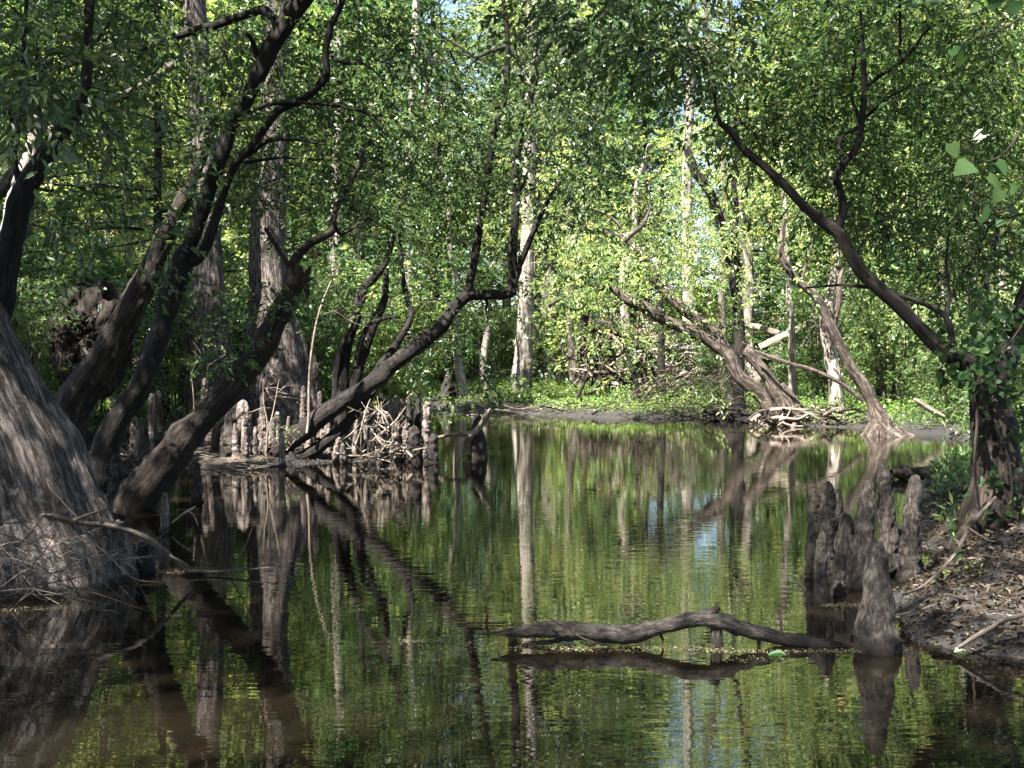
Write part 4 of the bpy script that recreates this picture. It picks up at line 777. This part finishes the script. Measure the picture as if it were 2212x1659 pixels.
sapling('small bright green seedling on the right bank litter', [[(2112, 1240, 2), (2114, 1225, 1.5), (2120, 1215, 1)]], hit(2112, 1242), 'brown_bark', 'leaf_sun', [((2100, 1212, 2135, 1230), 3, hit(2112, 1242) - .05, hit(2112, 1242) + .05, .03, 2)], .06, name='seedling')
sapling('crooked thin dark stems right of the ivy trunk limb', [[(2100, 900, 8), (2108, 800, 8), (2100, 660, 8), (2098, 586, 8), (2110, 500, 8), (2108, 417, 7), (2120, 340, 5), (2138, 300, 5), (2128, 213, 4), (2158, 117, 3), (2190, 40, 2)], [(2105, 720, 8), (2130, 660, 9), (2128, 600, 8), (2150, 520, 6), (2165, 430, 4)]], 16, 'dark_bark', 'leaf_mid', [((2020, 200, 2212, 480), 34, 14.5, 17, .5, 7), ((2040, 520, 2212, 680), 16, 15, 17, .4, 7)], .08)

# ---------------------------------------------------------------- background stems that can be told apart
def stem(label, pts, D, bark, name='forest_tree', leafspots=None, leafmat='leaf_sun', group=None, **k):
    return tree(name, label, 'tree', (pts[0][0], pts[0][1]), D, pts, [], bark, leaf=leafmat if leafspots else None, spots=leafspots, group=group, llen=.13, spl=.6, **k)
stem('white sunlit trunk rising tall in the centre behind the pool', [(1128, 800, 22), (1132, 740, 18), (1136, 640, 16), (1138, 550, 15), (1142, 400, 14), (1148, 200, 13), (1152, 0, 12), (1158, -200, 10)], 41, 'pale_bark', leafspots=[((1080, -60, 1260, 120), 20, 39, 44, 1.2, 8), ((1060, 200, 1220, 760), 16, 37, 40, .8, 6)])
stem('short pale crooked stem standing in the sunny bank plants', [(1048, 852, 11), (1046, 820, 9), (1044, 786, 8), (1050, 740, 8), (1056, 715, 8), (1060, 694, 6)], hit(1048, 850), 'pale_bark', name='dead_stem')
stem('mottled brown trunk on the bank right of the white trunk', [(1246, 852, 18), (1243, 820, 14), (1238, 770, 11), (1232, 720, 9), (1228, 640, 8), (1226, 540, 7), (1230, 400, 6)], hit(1246, 850), 'grey_bark', leafspots=[((1150, 380, 1300, 640), 26, 32, 36, .8, 7)])
stem('thin dark trunk straight up beneath the twin leaning trunks', [(1430, 850, 9), (1429, 780, 8), (1428, 690, 7), (1424, 600, 6), (1430, 480, 5)], 34, 'dark_bark', leafspots=[((1360, 380, 1500, 560), 18, 33, 36, .8, 7)])
stem('thin slanting dark stem in front of the fallen trunk', [(1378, 840, 5), (1362, 780, 4.5), (1348, 742, 4), (1322, 692, 3.5), (1300, 640, 3)], 33, 'dark_bark', leafspots=[((1220, 660, 1380, 740), 14, 32, 34, .5, 6)])
stem('pale trunk pair behind the slender arching tree', [(1712, 790, 9), (1710, 720, 8), (1706, 653, 7), (1700, 560, 6), (1696, 470, 6), (1690, 300, 5)], 33, 'pale_bark', leafspots=[((1620, 200, 1760, 420), 16, 32, 36, .8, 7)])
stem('wide pale hollow trunk left of the fallen timber', [(1192, 800, 24), (1190, 720, 21), (1188, 660, 19), (1190, 610, 16), (1194, 575, 6)], 47, 'pale_bark')
stem('white trunk showing through leaves right of centre', [(1490, 800, 14), (1488, 700, 13), (1486, 560, 13), (1484, 400, 11), (1490, 200, 10), (1495, 0, 8)], 39, 'pale_bark')
stem('pale trunk high in the leaves left of the arching stems', [(890, 830, 14), (884, 700, 12), (878, 500, 11), (886, 330, 10), (895, 180, 9), (900, 0, 8)], 36, 'pale_bark', leafspots=[((840, 20, 1000, 260), 20, 35, 38, .9, 8)])
stem('whitish trunk standing in the top left canopy', [(728, 830, 18), (724, 600, 14), (728, 400, 12), (732, 200, 11), (728, 60, 10), (722, -100, 9)], 34, 'pale_bark', leafspots=[((560, -20, 780, 240), 26, 33, 37, 1.0, 8)])
for (lab, u, vb, D, r, lean) in [('slim pale crooked trunk standing left of the white central trunk', 998, 838, 38, 8, -34), ('pale leaning trunk glimpsed behind the fallen timber', 1338, 812, 42, 11, 40),
                             ('whitish crooked trunk beyond the torn red topped trunk', 1628, 815, 40, 9, -36), ('light leaning trunk behind the vine covered trunk', 2060, 840, 33, 8, -44), ('ghostly pale trunk deep in the left wood', 300, 820, 28, 11, -30)]:
    stem(lab, [(u, vb, r * 1.4), (u + lean * .35, vb - 100, r), (u + lean * .2, vb - 200, r * .9), (u + lean * .8, vb - 310, r * .7), (u + lean * .9, vb - 400, r * .5), (u + lean * 1.6, vb - 500, r * .3)], D, 'pale_bark', leafspots=[((u - 60, vb - 560, u + 80, vb - 300), 12, D - 2, D + 1, .7, 7)])
stem('thin light trunk near the top right corner', [(2098, 880, 16), (2096, 700, 13), (2098, 500, 12), (2094, 300, 11), (2090, 150, 10), (2086, -60, 8)], 27, 'pale_bark', leafspots=[((2000, 0, 2212, 260), 24, 26, 30, .9, 8)])
stem('thin grey trunk leaning left toward the gap of sky', [(1562, 860, 10), (1560, 600, 8), (1568, 450, 7), (1560, 330, 6), (1540, 180, 5.5), (1528, 60, 4.5), (1520, -60, 3)], 36, 'grey_bark', leafspots=[((1460, 0, 1640, 160), 16, 35, 38, .9, 7)])
stem('dark slanting stub among the yellow green leaves at right', [(1900, 790, 8), (1893, 760, 8), (1885, 728, 7), (1880, 720, 3)], 32, 'dark_bark', name='dead_stem')

# ---------------------------------------------------------------- forest and undergrowth beyond
def template_tree(H, crown0, spread, nb, ns, nleaf, llen, bark, leafm, r0):
    root = empty('forest_tree', (0, 0, 0))
    k = np.linspace(0, 1, 7); wob = np.cumsum(rng.normal(size=(7, 2)) * .18, 0) * k[:, None]
    p = np.stack([wob[:, 0], wob[:, 1], -.5 + (H + .5) * k], -1); r = r0 * (1 - .85 * k); r[0] *= 1.5
    mb = MB(); mb.add(*tube(p, r, seg=10, step=.5, rough=.08)); mb.build('trunk', M[bark], root)
    mb = MB(); t = rng.uniform(crown0, 1, nb); A = catmull(p, 100)[(t * 99).astype(int)]
    a = rng.uniform(0, 6.28, nb); el = rng.uniform(-.15, .75, nb)
    Dv = np.stack([np.cos(a) * np.cos(el), np.sin(a) * np.cos(el), np.sin(el)], -1); L = spread * rng.uniform(.45, 1.1, nb) * (1.15 - .6 * (t - crown0) / (1 - crown0))
    at = twigs(mb, A, Dv, L, .012 + .012 * L, .12, seg=4, k=6)
    idx = np.repeat(np.arange(nb), ns); tt = rng.choice([.42, .7, 1.0], len(idx)) + rng.normal(0, .03, len(idx)); B = at(idx, tt) + rng.normal(size=(len(idx), 3)) * np.array([.22, .22, .06]) * spread * .3
    S = unit(Dv[idx] * .6 + rng.normal(size=(len(idx), 3)) * np.array([.8, .8, .45]))
    sprays(mb, B + rng.normal(size=B.shape) * .12, S, rng.uniform(.5, 1.1, len(idx)) * spread * .26, nleaf, llen, .5, detail=False, gap=False, up=1.5, flat=.36)
    mb.build('crown', [M[leafm], M[bark]], root)
    return root
def template_shrub(H, nst, nb, ns, nleaf, llen, leafm):
    root = empty('shrub', (0, 0, 0)); LP = []; mb = MB()
    for _ in range(nst):
        a = rng.uniform(0, 6.28); ln = rng.uniform(.1, .45) * H
        p = [np.array([0, 0, -.2]) + np.array([math.cos(a), math.sin(a), 0]) * .12, np.array([math.cos(a) * ln * .35, math.sin(a) * ln * .35, H * .45]), np.array([math.cos(a) * ln, math.sin(a) * ln, H * rng.uniform(.75, 1)])]
        mb.add(*tube(p, [.03, .02, .006], seg=6, step=.2)); LP.append(catmull(np.array(p), 12)[2:])
    mb.build('stem', M['grey_bark'], root); LP = np.vstack(LP)
    mb = MB(); A = LP[rng.integers(0, len(LP), nb)]; Dv = unit(rng.normal(size=(nb, 3)) * np.array([1, 1, .45]) + np.array([0, 0, .2])); L = H * rng.uniform(.12, .38, nb)
    at = twigs(mb, A, Dv, L, np.full(nb, .009), .2, seg=3, k=5)
    idx = np.repeat(np.arange(nb), ns); B = at(idx, rng.uniform(.2, 1, len(idx)))
    sprays(mb, B + rng.normal(size=B.shape) * .08, unit(Dv[idx] * .5 + rng.normal(size=B.shape) * np.array([.8, .8, .5])), rng.uniform(.25, .55, len(idx)), nleaf, llen, .5, detail=False, gap=False)
    mb.build('crown', [M[leafm], M['grey_bark']], root)
    return root
TT = [template_tree(24, .22, 3.6, 66, 25, 14, .145, 'grey_bark', 'leaf_sun', .26), template_tree(20, .16, 3.2, 66, 25, 14, .14, 'dark_bark', 'leaf_sun', .2), template_tree(26, .2, 4.0, 90, 18, 13, .15, 'grey_bark', 'leaf_mid', .3), template_tree(14, .12, 2.8, 60, 25, 14, .13, 'pale_bark', 'leaf_sun', .13), template_tree(17, .14, 2.8, 80, 15, 11, .19, 'dark_bark', 'leaf_cool', .16)]
TS = [template_shrub(3.2, 7, 80, 9, 9, .11, 'leaf_sun'), template_shrub(2.4, 8, 80, 9, 9, .10, 'leaf_mid'), template_shrub(4.4, 6, 80, 8, 8, .18, 'leaf_sun'), template_shrub(3.6, 7, 80, 10, 9, .10, 'leaf_mid')]
used = set()
TLAB = ['tall grey trunked forest tree with a layered bright crown', 'dark trunked forest tree with a bright yellow green crown', 'tallest kind of forest tree with a deep green crown', 'young pale stemmed forest tree filling the lower canopy', 'dark trunked forest tree with bluish green leaves']
SLAB = ['bushy bright understory shrub behind the pool', 'low dense shrub under the forest trees', 'tall loose understory shrub below the canopy', 'mid green understory shrub between the trunks']
def place(T, k, x, y, s, pre, lab, grp):
    key = (pre, k); o = T[k] if key not in used else copy_tree(T[k]); used.add(key)
    o.location = (x, y, hz(x, y)); o.rotation_euler = (0, 0, rng.uniform(0, 6.28)); o.scale = (s, s, s)
    tag(o, lab, 'tree' if pre == 't' else 'shrub', grp)
prng = np.random.default_rng(21)
for y0 in list(np.arange(37, 92, 5.2)) + [99, 108, 118]:
    half = .47 * y0 + 3
    for x0 in np.arange(-half, half + .1, 4.6 if y0 < 65 else 6.0 if y0 < 95 else 8.0):
        x, y = x0 + prng.uniform(-1.6, 1.6), y0 + prng.uniform(-2, 2)
        u = CU + x / y * FPX
        if y < 44 and 850 < u < 1330: continue
        if y < 40 and u > 1330: continue
        if 1400 < u < 1600 and prng.random() < .75: continue
        k = int(prng.choice([3, 4, 1, 0]) if y < 52 else prng.choice([0, 1, 2, 2, 3]))
        place(TT, k, x, y, prng.uniform(.85, 1.2) * (1 if y0 < 95 else 1.35), 't', TLAB[k], 'forest trees of kind ' + 'ABCDE'[k])
# left-hand wood, nearer and in shade
for (u, y, k, s) in [(60, 24, 4, .8), (250, 27, 3, .9), (350, 23, 4, .75), (500, 33, 3, .8), (-80, 20, 4, .8), (150, 32, 1, .9), (780, 31, 4, .75), (420, 35, 1, .8), (2180, 22, 3, .7), (2240, 30, 1, .8), (2040, 31, 3, .75), (-40, 30, 3, .9), (580, 36, 4, .9)]:
    place(TT, k, (u - CU) / FPX * y, y, s, 't', TLAB[k], 'forest trees of kind ' + 'ABCDE'[k])
for _ in range(95):
    y = prng.uniform(31, 62); u = prng.uniform(-60, 2270)
    if y < 45 and 840 < u < 1300: continue
    if y < 40 and 1300 < u < 1480: continue
    x = (u - CU) / FPX * y
    if sdist(np.array([x]), np.array([y]))[0] < 1.5: continue
    k = int(prng.integers(0, 4)); place(TS, k, x, y, prng.uniform(.7, 1.15), 's', SLAB[k], 'understory shrubs of kind ' + 'ABCD'[k])
for (u, y, k, s) in [(120, 19, 1, .9), (40, 17, 3, .8), (300, 20, 3, .8), (520, 24, 1, 1), (660, 23, 3, .9), (720, 26, 0, .9), (820, 25, 2, .8), (380, 25, 2, .9), (200, 23, 2, .9), (0, 21, 2, .9), (600, 27, 2, .9), (780, 29, 2, .9), (1540, 31.2, 3, .55), (1500, 52, 2, 1.1), (1540, 58, 2, 1.1), (1570, 50, 0, 1.1), (1460, 60, 2, 1.2), (1500, 66, 2, 1.3), (2160, 19, 1, .8), (2230, 16, 3, .7), (2060, 25, 3, .7), (870, 29.5, 3, .5)]:
    place(TS, k, (u - CU) / FPX * y, y, s, 's', SLAB[k], 'understory shrubs of kind ' + 'ABCD'[k])

# ---------------------------------------------------------------- unseen trees added around the viewpoint to shade the near scene
def canopy(label, x, y, H, rad, n):
    n = int(n * 1.7)
    z = hz(x, y); root = tag(empty('unseen_shade_tree', (x, y, z)), label, 'tree')
    p = np.array([[x, y, z - .4], [x + .2, y, H * .4], [x - .1, y + .3, H * .75], [x, y, H]]); mb = MB(); mb.add(*tube(p, [.4, .28, .2, .05], seg=20, step=.25, rough=.1)); mb.build('trunk', M['cypress_bark'], root)
    mb = MB(); LP = catmull(p, 40)[18:]
    c = np.array([x, y, H * .82]) + unit(rng.normal(size=(n, 3))) * rng.random((n, 1)) ** .45 * np.array([rad, rad, H * .22])
    o = LP[rng.integers(0, len(LP), n)]; kp = gapmask(c) & gapmask(c * .5 + o * .5); c, o = c[kp], o[kp]; L = np.linalg.norm(c - o, axis=1); twigs(mb, o, unit(c - o), L, .006 + .004 * L, 0, seg=5, k=6)
    A = np.repeat(c, 13, 0); off = rng.normal(size=A.shape) * np.array([.55, .55, .3])
    sprays(mb, A + off, unit(off + rng.normal(size=A.shape) * .4), rng.uniform(.5, .9, len(A)), 9, .19, .5, detail=False)
    mb.build('crown', [M['leaf_mid'], M['dark_bark']], root)
for a in [('unseen shade tree standing left of the viewpoint over the near water', -10, 3, 13, 5, 130), ('unseen shade tree on the left shore beyond the huge cypress', -10.5, 10.5, 14, 5.2, 140), ('unseen shade tree behind the viewpoint to the left', -7.5, -4, 14, 6, 150), ('unseen shade tree behind the viewpoint to the right', 7.5, -3, 14, 5, 110), ('unseen shade tree on the bank behind the viewpoint', -1, -11, 15, 5.5, 110), ('unseen shade tree on the right bank beside the near water', 9.5, 5, 13, 4.2, 90), ('unseen shade tree on the far left shore', -12, 16.5, 15, 5, 130)]:
    canopy(*a)

# ---------------------------------------------------------------- ground plants, litter, floating bits
def scatter(n, x0, x1, y0, y1, cond):
    out = np.zeros((0, 3))
    while len(out) < n:
        x, y = rng.uniform(x0, x1, n * 2), rng.uniform(y0, y1, n * 2)
        k = np.abs(x) < .5 * y + 2
        x, y = x[k], y[k]; d = sdist(x, y); k = cond(x, y, d)
        x, y = x[k], y[k]
        out = np.vstack([out, np.stack([x, y, height(x, y)], -1)])
    return out[:n]
def dens(x, y, f, thr, s): return noise(np.stack([x * f, y * f, 0 * x], -1), s) + rng.uniform(-.35, .35, len(x)) > thr
pl = scatter(110000, -14, 16, 26, 48, lambda x, y, d: (d > .06 + .2 * ((x > -3) & (x < 2.2))) & dens(x, y, .45, -.45, 11))
mb = MB(); n = len(pl); ln = rng.uniform(.045, .11, n); pl[:, 2] += rng.uniform(.0, .42, n) * (.35 + 1.0 * np.clip(noise(pl * .8, 5) + .4, 0, 1))
leaves(mb, pl, rng.normal(size=(n, 3)) * np.array([1, 1, .5]) + np.array([0, 0, .25]), np.array([0, 0, 1.]) + rng.normal(size=(n, 3)) * .5, ln, ln * .55, detail=False, gap=False)
tag(mb.build('bank_plants', M['ground_leaf']), 'low bright green ground plants carpeting the far bank', 'ground plants', kind='stuff')
pl = scatter(9000, 3, 12, 9, 26, lambda x, y, d: (d > .15) & dens(x, y, .9, -.1, 12))
mb = MB(); n = len(pl); ln = rng.uniform(.06, .14, n); pl[:, 2] += rng.uniform(0, .2, n)
leaves(mb, pl, rng.normal(size=(n, 3)) * np.array([.6, .6, .4]) + np.array([0, 0, .5]), np.array([0, 0, 1.]) + rng.normal(size=(n, 3)) * .6, ln, ln * .28, detail=False, gap=False)
tag(mb.build('grass', M['leaf_mid']), 'grassy weeds on the slope between the knees and the ivy trunk', 'weeds', kind='stuff')
pl = scatter(26000, -9, 9, 5, 24, lambda x, y, d: (d > .12) & (y < 24))
mb = MB(); n = len(pl); ln = rng.uniform(.03, .085, n); pl[:, 2] += rng.uniform(.002, .02, n)
leaves(mb, pl, rng.normal(size=(n, 3)) * np.array([1, 1, .25]), np.array([0, 0, 1.]) + rng.normal(size=(n, 3)) * .4, ln, ln * .45, gap=False)
tag(mb.build('leaf_litter', M['litter']), 'brown fallen leaves and bits covering the near banks', 'leaf litter', kind='stuff')
pl = scatter(60000, 1.8, 8, 5, 12, lambda x, y, d: (d > .0) & dens(x, y, 1.3, -.45, 15))
mb = MB(); n = len(pl); ln = .01 + .045 * rng.random(n) ** 2.2; pl[:, 2] += rng.uniform(.0, .022, n)
leaves(mb, pl, rng.normal(size=(n, 3)) * np.array([1, 1, .35]), np.array([0, 0, 1.]) + rng.normal(size=(n, 3)) * .5, ln, ln * rng.uniform(.06, .5, n), gap=False)
tag(mb.build('leaf_litter', M['litter']), 'small dead leaves, needles and chips on the right bank by the knees', 'leaf litter', kind='stuff')
pl = scatter(15000, -13, 13, 26, 46, lambda x, y, d: (d > .1))
mb = MB(); n = len(pl); ln = rng.uniform(.06, .18, n); pl[:, 2] += rng.uniform(.0, .05, n)
leaves(mb, pl, rng.normal(size=(n, 3)) * np.array([1, 1, .3]), np.array([0, 0, 1.]) + rng.normal(size=(n, 3)) * .5, ln, ln * .4, detail=False, gap=False)
tag(mb.build('forest_litter', M['litter']), 'dead leaves and twigs over the forest floor of the far bank', 'leaf litter', kind='stuff')
mb = MB()
for (u0, u1, v, s, n) in [(1195, 1560, 1403, 3, 620), (1540, 1960, 1408, 2.2, 560), (1560, 1720, 1425, 4, 120), (870, 975, 1386, 2, 240), (-20, 225, 1316, 3.5, 420), (150, 265, 1268, 2, 220), (360, 420, 1238, 2, 120), (1735, 1760, 1245, 1.2, 70), (1775, 1860, 1308, 3, 240), (1100, 1330, 1399, 2.5, 200), (380, 640, 1222, 5, 60), (1000, 1090, 1392, 3, 90), (640, 760, 1330, 4, 70), (1560, 1640, 1300, 3, 60), (300, 420, 1330, 3, 70), (1700, 1735, 1330, 3, 40), (1380, 1500, 1180, 4, 60), (760, 900, 1210, 4, 60), (930, 1700, 935, 6, 300), (1500, 2000, 930, 3, 250)]:
    q = np.array([W(a, b) for a, b in zip(u0 + (u1 - u0) * np.clip(rng.integers(0, 9, n) / 9 + rng.normal(.05, .045, n), 0, 1), rng.normal(v, s, n) + 2.5 * np.sin(rng.integers(0, 5, n)))]); q[:, 2] = rng.uniform(.003, .006, n)
    ln = rng.uniform(.004, .016, n) * (2 if v < 1000 else 1)
    leaves(mb, q, rng.normal(size=(n, 3)) * np.array([1, 1, .03]), np.array([0, 0, 1.]) + rng.normal(size=(n, 3)) * .12, ln, ln * .7, detail=False, gap=False)
tag(mb.build('floating_debris', M['scum']), 'yellowish flecks of plant matter floating in lines on the water', 'floating debris', kind='stuff')
def floater(label, u, v, L, a, mat, tilt=.1):
    mb = MB(); c = W(u, v); c[2] = .006
    leaves(mb, c[None], np.array([[math.cos(a), math.sin(a), tilt]]), np.array([[0, 0, 1.]]), np.array([L]), np.array([L * .6]), gap=False)
    tag(mb.build('floating_leaf', M[mat]), label, 'leaf')
floater('pale whitish leaf floating in front of the bent log', 1200, 1394, .13, .1, 'pale_leaf', .05)
floater('small green leaf standing beside the pale floating leaf', 1222, 1388, .08, .6, 'leaf_sun', .5)
floater('green leaf floating under the right part of the bent log', 1700, 1418, .12, 2.9, 'leaf_cool', .05)
floater('pale leaf floating at the mud edge on the right', 2060, 1412, .12, .2, 'pale_leaf', .05)
# submerged rusty logs
mb = MB(); q = np.array([W(u, v) for u, v in [(-80, 1655), (120, 1625), (330, 1590), (500, 1550), (640, 1512)]]); q[:, 2] = [-.13, -.13, -.15, -.17, -.24]
mb.add(*tube(q, [.07, .075, .07, .055, .03], seg=20, step=.03, rough=.14))
tag(mb.build('sunken_log', M['red_wood']), 'rusty brown log lying under the water at lower left', 'log')
